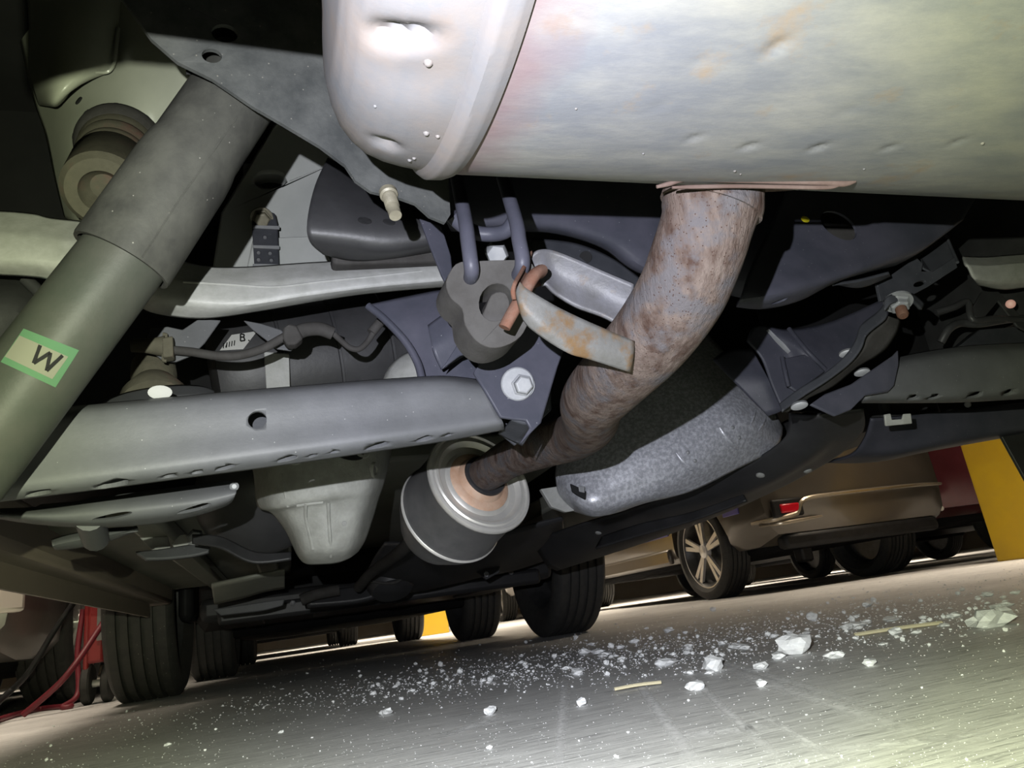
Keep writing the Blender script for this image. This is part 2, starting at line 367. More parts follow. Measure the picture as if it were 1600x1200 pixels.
# ================================================================== THE SETTING
def floor_material():
    m = bpy.data.materials.new('garage_floor'); m.use_nodes = True; nt = m.node_tree; N = nt.nodes; L = nt.links; b = N['Principled BSDF']
    g = N.new('ShaderNodeNewGeometry')
    def nz(sc, scale3, rot, det=7, ro=.65):
        mp = N.new('ShaderNodeMapping'); mp.inputs['Scale'].default_value = scale3; mp.inputs['Rotation'].default_value = (0, 0, rot); L.new(g.outputs['Position'], mp.inputs[0])
        n = N.new('ShaderNodeTexNoise'); n.inputs['Scale'].default_value = sc; n.inputs['Detail'].default_value = det; n.inputs['Roughness'].default_value = ro; L.new(mp.outputs[0], n.inputs['Vector']); return n.outputs['Fac']
    def rng(f, a, bb):
        r = N.new('ShaderNodeMapRange'); r.inputs[1].default_value = a; r.inputs[2].default_value = bb; L.new(f, r.inputs[0]); return r.outputs[0]
    def mix(f, a, bb):
        x = N.new('ShaderNodeMix'); x.data_type = 'RGBA'
        if isinstance(f, float): x.inputs['Factor'].default_value = f
        else: L.new(f, x.inputs['Factor'])
        for s, v in ((6, a), (7, bb)):
            if isinstance(v, tuple): x.inputs[s].default_value = (*v, 1)
            else: L.new(v, x.inputs[s])
        return x.outputs[2]
    base = mix(rng(nz(3.0, (1, 1, 1), 0), .35, .65), (.62, .62, .62), (.84, .84, .84))
    base = mix(rng(nz(9.0, (1, 12, 1), math.radians(-18)), .46, .70), base, (.92, .92, .92))       # sweeping scuffs
    base = mix(rng(nz(14.0, (1.2, 16, 1), math.radians(12)), .50, .68), base, (.30, .30, .31))      # dark tyre scuffs
    base = mix(rng(nz(120.0, (1, 1, 1), 0, 3), .58, .70), base, (.78, .78, .78))                     # grit
    L.new(base, b.inputs['Base Color']); b.inputs['Roughness'].default_value = .5
    bp = N.new('ShaderNodeBump'); bp.inputs['Strength'].default_value = .25; bp.inputs['Distance'].default_value = .002; L.new(nz(70, (1, 3, 1), .2), bp.inputs['Height']); L.new(bp.outputs[0], b.inputs['Normal'])
    return m
M['floor'] = floor_material()
def quad(name, pts, m, parent=None): return link(name, mesh(name, pts, [tuple(range(len(pts)))]), m, parent, smooth=False)
floor = struct(quad('floor', [(-22, -6, 0), (26, -6, 0), (26, 26, 0), (-22, 26, 0)], 'floor'))
struct(quad('ceiling', [(-22, -6, 3.1), (-22, 26, 3.1), (26, 26, 3.1), (26, -6, 3.1)], 'concrete_c'))
struct(quad('wall_front', [(-22, 26, 0), (26, 26, 0), (26, 26, 3.1), (-22, 26, 3.1)], 'wallp'))
struct(quad('wall_left', [(-22, -6, 0), (-22, 26, 0), (-22, 26, 3.1), (-22, -6, 3.1)], 'wallp'))
struct(quad('wall_right', [(26, -6, 0), (26, -6, 3.1), (26, 26, 3.1), (26, 26, 0)], 'wallp'))
struct(quad('wall_back', [(-22, -6, 0), (-22, -6, 3.1), (26, -6, 3.1), (26, -6, 0)], 'wallp'))

# ================================================================== THE CAR ABOVE THE CAMERA
CX = 0.315          # centre line of the car
# ---- body: the shell that shades the floor, floor pan, sills, wheelhouse
body = thing('car_body', 'underside of a raised car body with grey-green wheelhouse and dark floor pan', 'car body', (CX, 1.8, .25))
def bodyshell():
    secs = [(-.52, .95, 1.0, .76), (-.42, .95, 1.10, .84), (.0, .95, 1.55, .90), (1.1, .95, 1.68, .915), (1.16, .46, 1.68, .915), (2.0, .42, 1.68, .915), (2.55, .42, 1.12, .91), (3.35, .42, 1.0, .88), (3.62, .40, .8, .74)]
    vs, fs = [], []; n = 0
    for y, zb, zt, hw in secs:
        zs = max(zb+.02, min(zt-.02, .97)); ring = [(-hw*.96, zb), (-hw, zb+.01), (-hw, zs), (-hw*.78, zt), (hw*.78, zt), (hw, zs), (hw, zb+.01), (hw*.96, zb)]
        vs += [(CX+x, y, z) for x, z in ring]
    k = 8
    for i in range(len(secs)-1):
        for j in range(k): fs.append((i*k+j, i*k+(j+1) % k, (i+1)*k+(j+1) % k, (i+1)*k+j))
    fs += [tuple(range(k))[::-1], tuple(range((len(secs)-1)*k, len(secs)*k))]
    me = mesh('body_shell', vs, fs); bm = bmesh.new(); bm.from_mesh(me); bmesh.ops.recalc_face_normals(bm, faces=bm.faces); bm.to_mesh(me); bm.free(); return me
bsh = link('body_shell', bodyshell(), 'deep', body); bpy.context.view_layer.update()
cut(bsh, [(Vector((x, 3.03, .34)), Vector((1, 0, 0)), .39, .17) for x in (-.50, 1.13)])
# floor pan, ribbed
for x0, x1, z in ((-.36, .02, .335), (.06, .56, .40), (.60, .98, .335)):
    boxm('floor_pan', (CX*0+(x0+x1)/2, 1.98, z+.02), (x1-x0, 1.4, .04), 'under_floor', body, bevel=.008)
for x in (-.40, 1.00):
    bm_pts = [(x-.055, 1.0, .285), (x+.05, 1.0, .30), (x+.06, 2.62, .30), (x-.055, 2.62, .285)]
    boxm('sill', (x, 1.78, .325 if x < 0 else .365), (.12, 1.7, .075), 'sill' if x < 0 else 'black', body, bevel=.012)
for x in (-.345,):
    boxm('pinch_weld', (x-.045 if x < 0 else x+.045, 1.75, .275), (.006, 1.5, .05), 'sill', body)
# floor stiffeners seen on the left
for x, y0, y1 in ((-.19, 1.15, 2.5), (-.04, 1.15, 2.5)):
    boxm('stiffener', (x, (y0+y1)/2, .322), (.05, y1-y0, .03), 'under_floor', body, bevel=.008)
for sx in (-1, 1):
    boxm('quarter_panel', (CX+sx*.905, .30, .72), (.02, 1.6, .50), 'black', body)
panel('gap_shade_panel', [(1120, 240, 1.05), (1660, 200, 1.05), (1660, 640, 1.05), (1380, 650, 1.05), (1230, 640, 1.05)], .01, 'deep', body)  # near-black backing sheet added so the gap on the right looks shaded
boxm('light_block_panel', (-.44, .42, .66), (.012, 1.3, .62), 'deep', body)  # unseen panel added to keep lamp light out on the left
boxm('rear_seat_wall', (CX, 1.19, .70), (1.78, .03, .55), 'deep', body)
# rear bumper edge above the viewer
boxm('rear_bumper', (CX, -.32, .62), (1.7, .10, .40), 'black', body, bevel=.03)
qa, qb = PY(150, 22, .414), PY(556, 77, .43)          # unseen bar added above the frame: its lower edge throws the straight shadow on the brace plate
ta, tb = FLASH+(qa-FLASH)*.46, FLASH+(qb-FLASH)*.46
qe = PY(30, 120, .86); te = FLASH+(qe-FLASH)*.22; ub = Vector((0, -.12, .99))
for n1, n2 in ((ta, tb), (te, ta)):
    quad('shadow_bar', [n1, n2, n2+ub*.06, n1+ub*.06], 'deep', body).modifiers.new('thickness', 'SOLIDIFY').thickness = .008
p = PD(219, 2, .50); lathe('rubber_buffer', p-Vector((0, .02, 0)), Vector((.2, .3, -1)), [(-.04, .014), (0, .014), (.008, .012), (.013, .007), (.014, 0)], 'rubber', body, 24)

# ================================================================== EXHAUST
ex = thing('exhaust_system', 'exhaust line: big pale muffler, rusty bent pipe and oval-ended resonator', 'exhaust', (.3, .45, .25))
MY, MZ, MA, MB_, MX = .2283, .3901, .1303, .0711, .0815
def muf_pt(x, th, s=1.0, ds=0.0): return Vector((MX+x, MY+(MA*s+ds)*math.cos(th), MZ+(MB_*s+ds)*math.sin(th)))
def muf_mesh(name, prof, nth, dents=()):
    vs, fs = [], []
    for x, s, ds in prof:
        for k in range(nth):
            th = 2*math.pi*k/nth; p = muf_pt(x, th, s, ds)
            for q, n, r, dep, u, el in dents:
                dv = p-q
                if abs(dv.x) < r*4 and dv.length < r*4:
                    a = dv.dot(u); b = (dv-u*a).length; f = math.exp(-((a/(r*el))**2+(b/r)**2)); p = p-n*(dep*f)
            vs.append(p)
    for i in range(len(prof)-1):
        for k in range(nth): fs.append((i*nth+k, i*nth+(k+1) % nth, (i+1)*nth+(k+1) % nth, (i+1)*nth+k))
    if prof[0][1] < .2: fs.append(tuple(range(nth))[::-1])
    me = mesh(name, vs, fs); bm = bmesh.new(); bm.from_mesh(me); bmesh.ops.recalc_face_normals(bm, faces=bm.faces); bm.to_mesh(me); bm.free(); return me
# rough copy to find where the dents sit
tmp = link('tmp', muf_mesh('tmp', [(i*.03, 1, 0) for i in range(24)], 96), 'muffler')
dents = []
for px, py, r, dep, el in ((1085, 216, .0022, .0011, 1.8), (1171, 229, .0024, .0014, 1.8), (1278, 231, .0025, .0016, 1.8), (1390, 231, .0023, .0011, 1.8), (1496, 222, .0022, .0010, 1.8), (1214, 74, .0032, .0016, 1.7), (1330, 170, .004, .0003, 1.8), (1095, 95, .003, .0003, 1.8), (1030, 165, .003, .0003, 1.8)):
    q, n = on(tmp, px, py); dents.append((q, n, r, dep, Vector((.8, -.6, 0)).normalized(), el))
me_ = tmp.data; bpy.data.objects.remove(tmp)
shell = link('muffler_shell', muf_mesh('muffler_shell', [(.008+i*.0022, 1, 0) for i in range(300)], 300, dents), 'muffler', ex)
# end cap: rolled lip, shoulder, dished dome with a pressed step
capprof = [(0.0100, 1.0, .0020), (0.0060, 1.0, .0034), (-0.0010, 1.0, .0036), (-0.0040, 1.0, .0014), (-0.0060, .985, 0), (-0.0147, .97, 0), (-0.0234, .95, 0), (-0.0321, .915, 0), (-0.0393, .86, 0), (-0.0452, .79, 0), (-0.0495, .70, 0), (-0.0524, .6, 0), (-0.0539, .4, 0), (-0.0553, .15, 0)]
tmp = link('tmp', muf_mesh('tmp', capprof, 96), 'muffler')
cd = []
for px, py, r, dep, el in ((606, 60, .0050, .0085, 3.2), (636, 62, .0045, .0050, 3.0), (640, 120, .014, .0025, 1.5), (602, 226, .0050, .0050, 1.2)):
    q, n = on(tmp, px, py); cd.append((q, n, r, dep, Vector((.9, -.4, 0)).normalized(), el))
bpy.data.objects.remove(tmp)
fine = []
for i in range(len(capprof)-1):
    for j in range(4):
        t = j/4; a, b = capprof[i], capprof[i+1]; fine.append(tuple(a[q]+(b[q]-a[q])*t for q in range(3)))
cap = link('muffler_end_cap', muf_mesh('muffler_end_cap', fine+[capprof[-1]], 220, cd), 'muffler_rim', ex)
# weld spatter beads on the cap and along the bottom edge
def bead(parent, o, px, py, r, m='muffler_rim'):
    p, n = on(o, px, py); lathe('weld_bead', p-n*r*.3, n, [(0, r), (r*.5, r*.9), (r*.95, r*.5), (r*1.1, 0)], m, parent, 10)
for px, py, r in ((669, 98, .0021), (684, 213, .0012), (647, 247, .0011), (666, 208, .0016), (640, 250, .0012), (586, 166, .0009)): bead(cap, cap, px, py, r)
for px, py, r in ((724, 236, .0011), (702, 269, .0010), (765, 142, .001), (794, 70, .0011), (800, 92, .0010), (728, 278, .0009), (811, 57, .0011), (1148, 267, .0010), (1157, 272, .0007), (1535, 224, .0012), (1350, 264, .0008), (900, 170, .0007), (1005, 240, .0007)): bead(shell, shell, px, py, r)
# saddle plate where the pipe leaves the muffler
fy = .352
sq = [on(shell, x, 284)[0] for x in (1045, 1180, 1318)]; sdir = (sq[2]-sq[0]).normalized(); sn = on(shell, 1180, 270)[1]
def sfp(x, y, lift): 
    v = ray(x, y); p0 = sq[0]+sn*lift; nn = sdir.cross(Vector((0, .5, .86))).normalized(); return CP+v*((p0-CP).dot(FW)/1.0+((x-1045)/273)*((sq[2]-sq[0]).dot(FW)))
tube('saddle_flange', [sfp(x, y, .002) for x, y in ((1026, 292), (1046, 287), (1064, 280), (1085, 279), (1150, 281), (1220, 283), (1290, 285), (1318, 287), (1336, 283))], [.0010, .0015, .0019, .0019, .0019, .0019, .0019, .0019, .0012], 'rust_dark', ex, 10)
tube('saddle_lower_lip', [sfp(x, y, .004) for x, y in ((1050, 293), (1085, 292), (1150, 291), (1220, 292), (1290, 293), (1310, 290))], [.0008, .0012, .0012, .0012, .0012, .0008], 'rust_dark', ex, 8)
patch('saddle_plate', [[(1048, 284, fy+.004), (1100, 283, fy+.002), (1200, 285, fy+.002), (1310, 288, fy+.004)], [(1050, 296, fy+.012), (1100, 299, fy+.012), (1200, 300, fy+.012), (1300, 292, fy+.012)]], 'rust_dark', ex, .003)
# the pipe
pp = D([(1120, 272, .455), (1117, 300, .457), (1110, 325, .457), (1104, 350, .457), (1088, 400, .46), (1062, 462, .475), (1015, 530, .505), (962, 586, .555), (926, 628, .62), (921, 660, .70), (896, 682, .79), (850, 697, .87), (800, 715, .95), (768, 735, 1.0), (750, 747, 1.035)])
pr = [.0262, .0275, .0300, .0285, .0285, .0285, .0280, .0275, .0270, .0262, .0258, .0255, .025, .0245, .024]
pipe = tube('exhaust_pipe', pp, pr, 'rust', ex, 48, 10)
tube('pipe_collar', D([(1121, 272, .455), (1119, 290, .456), (1114, 312, .457), (1110, 326, .457)]), [.0290, .0292, .0315, .0318], 'rust', pipe, 48, 6)
for px, py, r in ((1173, 295, .0022), (1189, 295, .0022), (1246, 294, .0016)): lathe('weld_bead', PY(px, py, .352), facing(PY(px, py, .352)), [(0, r), (r*.6, r*.85), (r, 0)], 'rust_dark', pipe, 10)
# hanger strap welded to the pipe
up_ = D([(830, 400, .512), (842, 391, .512), (862, 391, .515), (900, 405, .515), (945, 425, .515), (990, 444, .512)])
lo_ = D([(846, 446, .512), (856, 446, .512), (874, 463, .515), (902, 480, .515), (945, 496, .515), (985, 520, .512)])
mid_ = [tuple((a[i]+b[i])/2+(.004 if i == 2 else 0) for i in range(3))+('d',) for a, b in zip(up_, lo_)]
br = patch('hanger_strap', [up_, mid_, lo_], 'zinc_in', ex, .0025, 6, 4)
patch('strap_leaf', [D([(812, 440, .462), (822, 450, .458), (846, 465, .458), (880, 484, .462), (930, 507, .468), (992, 533, .476)]), D([(806, 455, .460), (814, 476, .455), (838, 498, .455), (874, 520, .458), (924, 542, .464), (990, 556, .474)]), D([(806, 466, .462), (818, 502, .46), (845, 526, .46), (888, 552, .462), (922, 562, .468), (985, 582, .478)])], 'zinc', ex, .0025, 6, 4)
patch('strap_end', [D([(834, 395, .512), (822, 418, .490), (808, 442, .462)]), D([(829, 405, .510), (818, 428, .488), (804, 455, .460)]), D([(846, 446, .512), (825, 455, .488), (806, 468, .462)])], 'orange_rust', ex, .0025, 6, 4)
tube('hanger_pin', D([(843, 425, .488), (832, 434, .478), (815, 464, .472), (800, 490, .468), (788, 512, .466)]), [.0065, .0060, .0057, .0055, .0052], 'orange_rust', ex, 16, 5, .7)
# the resonator
ra, rb = PD(752, 750, 1.03), PD(706, 800, 1.085)
rax = (ra-rb).normalized(); RL = (ra-rb).length
reson = lathe('resonator', rb, rax, [(-.06, .055), (-.02, .0745), (0, .0775), (.004, .080), (.008, .0775), (RL-.012, .0760), (RL-.010, .0765)], 'reson_dark', ex, 72)
lathe('resonator_rear_rim', rb, rax, [(-.006, .0765), (-.004, .0800), (0, .0818), (.004, .0800), (.006, .0765)], 'reson', reson, 72)
capr = lathe('resonator_end_cap', rb+rax*(RL-.012), rax, [(0, .0768), (.003, .0800), (.007, .0812), (.011, .0800), (.012, .0765), (.009, .0745), (.009, .0715), (.011, .0695), (.011, .066), (.004, .060), (.003, .052), (.007, .046)], 'reson', ex, 72)
lathe('resonator_collar', rb+rax*(RL-.012), rax, [(.007, .0465), (.010, .043), (.012, .036), (.018, .033), (.022, .031), (.022, .025)], 'resin', capr, 48)
lathe('clamp_ring', rb+rax*(RL+.006), rax, [(0, .0275), (0, .0305), (.004, .0315), (.008, .0305), (.008, .0275)], 'black_mid', capr, 40)

# ================================================================== RUBBER HANGER and hooks
ho = D([(713, 412, .505), (740, 408, .505), (790, 406, .505), (826, 408, .505), (838, 426, .505), (838, 450, .505), (829, 476, .505), (826, 502, .505), (813, 526, .505), (790, 540, .505), (766, 543, .505), (744, 532, .505), (727, 508, .505), (722, 482, .505), (704, 465, .505), (697, 440, .505)])
hg = thing('rubber_hanger', 'grey rubber exhaust hanger block with an oval hole and two steel hooks through it', 'hanger', PD(770, 540, .51))
panel('hanger_block', ho, .032, 'rubber', hg, [(775, 472, 26, 30, 20)], 3, .004, push=Vector((-.05, .93, -.02)))
tg = D([(752, 500, .512), (760, 478, .512), (768, 460, .512), (782, 455, .512), (796, 462, .512), (802, 480, .512), (800, 500, .512), (785, 512, .512), (765, 510, .512)])
panel('rubber_tongue', tg, .016, 'rubber', hg, (), 2, .002, push=Vector((-.05, .93, -.02)))
hk = thing('hanger_hook', 'bluish black steel hook bar bent to a U above the rubber hanger', 'hook', PD(770, 360, .5))
for a in ([(714, 278, .56), (727, 345, .515), (731, 375, .502), (735, 405, .495), (737, 425, .497), (734, 440, .515)], [(786, 278, .56), (806, 345, .515), (811, 375, .502), (816, 402, .495), (815, 420, .497), (806, 436, .515)]):
    tube('hook_rod', D(a), [.0052]*6, 'paint_blue', hk, 16, 6)
tube('hook_bridge', D([(706, 336, .56), (722, 352, .565), (745, 364, .57), (770, 366, .57), (792, 360, .565), (806, 340, .56)]), .0058, 'paint_blue', hk, 14, 6)
lathe('bright_nut', PD(776, 396, .62), facing(PD(776, 396, .62))+Vector((0, 0, -.3)), [(-.01, .010), (.004, .010), (.007, .008), (.007, 0)], 'bolt', hk, 6)

# ================================================================== SHOCK ABSORBER
sh = thing('shock_absorber', 'dark grey shock absorber with a letter sticker, leaning across the left side', 'shock absorber', PY(0, 740, .5))
s_top, s_mid, s_bot = PY(392, 110, .462), PY(190, 408, .478), PY(-25, 690, .498)
ax1 = (s_mid-s_top).normalized(); L1 = (s_mid-s_top).length
up_tube = lathe('dust_tube', s_top, ax1, [(0, .0290), (L1*.45, .0290), (L1*.5, .0305), (L1*.56, .0312), (L1-.002, .0315), (L1, .0310), (L1, .0285), (L1-.01, .0275)], 'shock', sh, 64)
tube('tube_seam', [on(up_tube, x, y)[0] for x, y in ((392, 152), (350, 212), (310, 270), (280, 312), (243, 370), (222, 402))], .0006, 'shock', up_tube, 6, 2)
ax2 = (s_bot-s_mid).normalized(); L2 = (s_bot-s_mid).length
lowb = lathe('damper_body', s_mid-ax2*.05, ax2, [(0, .0262), (L2*.5, .0268), (L2+.04, .0270), (L2+.075, .0268), (L2+.085, .022), (L2+.09, .012)], 'shock_low', sh, 64)
stk = decal('sticker', lowb, [(38, 514), (123, 547), (86, 605), (2, 566)], 'green', sh, .0006, 8)
decal('sticker_field', lowb, [(32, 525), (106, 557), (81, 592), (9, 558)], 'cream', stk, .0009, 8)
def stroke(o, a, b, wd, m, parent, lift, name='print_stroke', sub=3):
    dx, dy = b[0]-a[0], b[1]-a[1]; l = math.hypot(dx, dy); nx, ny = -dy/l*wd/2, dx/l*wd/2
    decal(name, o, [(a[0]+nx, a[1]+ny), (b[0]+nx, b[1]+ny), (b[0]-nx, b[1]-ny), (a[0]-nx, a[1]-ny)], m, parent, lift, sub)
for a, b in (((64, 540), (53, 568)), ((53, 568), (79, 551)), ((79, 551), (72, 579)), ((72, 579), (97, 555))): stroke(lowb, a, b, 5.5, 'ink', stk, .0016, sub=6)

# ================================================================== LEFT LOWER ARM (pressed channel)
la = thing('lower_control_arm', 'wide grey pressed-steel lower arm running from the left edge to the cam bolt', 'control arm', PY(400, 740, .56))
A0 = [(-60, 655), (60, 640), (180, 628), (300, 617), (400, 608), (500, 600), (600, 592), (690, 587), (745, 592)]
A1 = [(-60, 668), (60, 653), (180, 641), (300, 629), (400, 620), (500, 611), (600, 603), (695, 598), (757, 606)]
A2 = [(-60, 730), (60, 714), (180, 700), (300, 686), (400, 674), (500, 662), (600, 651), (700, 642), (775, 640)]
A3 = [(-60, 775), (60, 760), (180, 745), (300, 729), (400, 715), (500, 702), (600, 688), (700, 674), (786, 660)]
A4 = [(-60, 792), (60, 777), (180, 762), (300, 746), (400, 733), (500, 719), (600, 704), (700, 689), (788, 672)]
zz = lambda L, Y: [(x, y, Y) for x, y in L]
arm = patch('arm_channel', [zz(A0, .580), zz(A1, .557), zz(A2, .556), zz(A3, .556), zz(A4, .572)], 'paint', la, .003, 6, 5)
hp, hn = on(arm, 402, 656); cut(arm, [(hp, Vector((0, 1, 0)), .0066, .03)])
slots(arm, ((60, 771, 20, 3.5), (175, 757, 26, 4.5), (264, 744, 10, 2.5), (308, 738, 9, 2.2), (352, 731, 16, 3.6), (448, 717, 16, 3.5), (488, 712, 7, 2), (522, 706, 7, 2), (589, 697, 18, 3.6), (662, 686, 13, 3), (700, 680, 6, 1.8)), 9)
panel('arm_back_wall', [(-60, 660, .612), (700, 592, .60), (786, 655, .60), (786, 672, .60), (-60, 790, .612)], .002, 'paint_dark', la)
# white paint blot on the rim
lathe('paint_blot', PY(250, 613, .583), facing(PY(250, 613, .583)), [(-.002, .0085), (.0008, .0085), (.0012, .007), (.0012, 0)], 'white', la, 20, .62, RT)
# spring seat plate below the arm, with a rim and two slots
ls = thing('spring_seat_arm', 'green-grey pressed spring seat showing just under the wide lower arm', 'control arm', PY(200, 800, .7))
sp_ = patch('seat_pressing', [zz([(-20, 795), (80, 790), (160, 775), (240, 765), (310, 757), (355, 752), (372, 756)], .70), zz([(-20, 803), (80, 802), (160, 792), (240, 785), (310, 777), (355, 769), (369, 768)], .685), zz([(-20, 806), (80, 815), (160, 815), (240, 806), (310, 796), (352, 785), (366, 778)], .69), zz([(-20, 808), (60, 820), (140, 824), (230, 820), (300, 808), (348, 793), (362, 785)], .72)], 'paint', ls, .003, 5, 5)
slots(sp_, ((175, 807, 29, 3.6), (303, 796, 27, 4)), 3)
lathe('rim_stud', PY(366, 760, .69), facing(PY(366, 760, .69)), [(-.004, .004), (.003, .004), (.005, .002), (.005, 0)], 'bolt', ls, 12)
tl = thing('trailing_link', 'short greenish link end showing below the spring seat at far left', 'link', PY(150, 850, .8))
patch('link_blade', [zz([(80, 843), (110, 834), (160, 826), (215, 822)], .8), zz([(82, 853), (112, 846), (160, 838), (215, 826)], .79), zz([(86, 860), (120, 857), (165, 848), (215, 830)], .81)], 'paint', tl, .004, 5, 4)

tube('link_bush', [(150, 842, .80), (145, 826, .76), (140, 808, .71)], .012, 'paint', tl, 14, 4)
# ================================================================== LEFT UPPER ARM (silver channel)
ua = thing('upper_control_arm', 'silver aluminium upper arm with a ridge, passing behind the shock absorber', 'control arm', PY(400, 490, .66))
U0 = [(-240, 318), (20, 330), (80, 340), (150, 350), (230, 385), (300, 412), (370, 417), (480, 410), (590, 404), (694, 399)]
U1 = [(-240, 340), (20, 356), (80, 364), (150, 378), (230, 412), (292, 432), (370, 436), (480, 428), (590, 420), (697, 410)]
U2 = [(-240, 357), (20, 373), (80, 380), (150, 394), (230, 428), (285, 446), (370, 450), (480, 440), (590, 431), (699, 420)]
U3 = [(-240, 396), (20, 408), (80, 413), (150, 424), (230, 455), (262, 470), (370, 478), (480, 462), (590, 448), (702, 438)]
U4 = [(-240, 420), (20, 431), (80, 437), (140, 442), (205, 472), (243, 490), (320, 498), (420, 484), (560, 461), (703, 448)]
uarm = patch('arm_channel', [zz(U0, .69), zz(U1, .674), zz(U2, .668), zz(U3, .668), zz(U4, .69)], 'alu', ua, .003, 6, 5)
ridge = [on(uarm, x, y) for x, y in ((286, 441), (370, 446), (430, 449), (500, 441), (580, 433), (660, 424))]
tube('rib', [p+n*.0002 for p, n in ridge], .0013, 'alu', uarm, 8, 4)
for x_ in (676, 688): p, n = on(uarm, x_, 412); lathe('pressed_dimple', p, n, [(-.001, .004), (.0008, .0034), (.001, 0)], 'alu', uarm, 12)

# ================================================================== BODY PANEL WITH BUMP STOP, rail
wh = patch('wheelhouse', [
    [(10, -40, .95), (90, -40, .86), (180, -40, .80), (260, -40, .74), (330, -40, .70), (400, -40, .68)],
    [(30, 60, .95), (100, 60, .86), (180, 60, .80), (250, 60, .76), (320, 60, .72), (400, 60, .70)],
    [(50, 150, .95), (110, 150, .85), (180, 150, .80), (250, 150, .78), (320, 150, .76), (392, 150, .74)],
    [(70, 210, .92), (120, 205, .82), (190, 195, .79), (240, 200, .80), (290, 215, .80), (350, 220, .80)],
    [(85, 280, .92), (125, 280, .84), (200, 280, .80), (235, 290, .82), (265, 300, .84), (300, 310, .86)],
    [(100, 340, .94), (130, 350, .88), (200, 350, .86), (225, 360, .88), (240, 370, .90), (255, 380, .92)]], 'body', body, .002, 6, 6)
lobe = patch('pressed_lobe', [[(40, -40, .86), (90, -40, .80), (150, -40, .78), (205, -40, .80)], [(45, 40, .86), (90, 40, .79), (150, 40, .775), (190, 40, .80)], [(45, 110, .86), (80, 112, .79), (130, 108, .78), (182, 105, .80)], [(55, 150, .88), (75, 158, .81), (95, 158, .80), (118, 130, .81)], [(60, 164, .90), (75, 166, .86), (92, 165, .85), (115, 140, .86)]], 'body', body, .002, 6, 5)
tube('panel_lip', [(185, 45, .79), (181, 75, .785), (177, 100, .785), (168, 112, .787), (150, 113, .79), (125, 114, .79)], .0022, 'body', body, 8, 6)
lathe('drain_hole_shade', *[(lambda q: (q[0]+q[1]*.001, q[1]))(on(wh, 124, 158))][0], [(-.003, .0055), (.0006, .0055), (.0008, .005), (.0008, 0)], 'deep', body, 20, .55)  # nothing is cut: a near-black disc paints the dark of a drain hole
bs = thing('bump_stop', 'dusty ringed rubber bump stop cup under the green-grey body panel', 'bump stop', PY(150, 330, .64))
b0, b1 = PY(190, 226, .775), PY(160, 300, .665); bax = (b1-b0); BL = bax.length; bax.normalize()
cup = lathe('cup_flange', b0, bax, [(0, .042), (.006, .0455), (.014, .0455), (.022, .042), (.025, .039), (.025, .02)], 'rubber', bs, 48)
for k in range(9):
    a = 2*math.pi*k/9; u = bax.orthogonal().normalized(); v = bax.cross(u); d_ = u*math.cos(a)+v*math.sin(a)
    lathe('vent_hole_shade', b0+bax*.010+d_*.0450, d_, [(-.002, .0033), (.0008, .0033), (.001, .0028), (.001, 0)], 'deep', cup, 12)  # near-black discs on the rim, painted shade of the vent openings
lathe('bellows', b0, bax, [(.022, .038), (.030, .0395), (.036, .037), (.042, .0345), (.048, .0380), (.055, .0385), (.061, .036), (.066, .033), (.072, .0355), (.080, .0350), (.086, .031), (.087, .025)], 'bumpstop', bs, 48)
lathe('bottom_lip', b0, bax, [(.082, .030), (.094, .0370), (BL-.006, .0360), (BL, .031), (BL+.001, .020), (BL-.008, .018), (BL-.016, .012), (BL-.016, 0)], 'bumpstop', bs, 48)
# pale body rail with slot, lower plate, strap with a bolt
rl = panel('body_rail', [(330, 430, .98), (345, 330, .98), (432, 185, .98), (545, 245, .98), (560, 330, .98), (560, 430, .98)], .03, 'body_light', body, [(422, 281, 25, 12)], 0, .004)
panel('rail_inner_plate', [(380, 255, 1.03), (470, 255, 1.03), (470, 305, 1.03), (380, 305, 1.03)], .004, 'body_light', body)
panel('rail_flange', [(395, 372, .955), (500, 368, .955), (520, 412, .955), (385, 420, .955)], .02, 'body_light', body, bevel=.003)
st = thing('strap_bracket', 'short black strap bracket bolted to the pale body rail', 'bracket', PY(415, 425, .93))
sb_ = panel('strap_plate', [(393, 345, .935), (398, 330, .935), (412, 326, .935), (430, 333, .935), (434, 350, .935), (437, 425, .935), (398, 425, .935)], .006, 'paint_dark', st, bevel=.002)
for y in (352, 383, 412): panel('bright_band', [(395, y, .932), (437, y+1, .932), (437, y+6, .932), (395, y+4, .932)], .002, 'bolt', st, bevel=.0006)
for x, y in ((404, 395), (422, 396), (414, 371), (404, 406), (424, 407)): lathe('dimple', PY(x, y, .934), facing(PY(x, y, .934)), [(-.001, .0032), (.0006, .0026), (.001, 0)], 'paint_dark', sb_, 12)
p = PY(409, 341, .934); hexbolt('bolt', p, facing(p)+Vector((0, 0, -.5)), .0105, .010, 'bolt_y', st, (.015, .003))

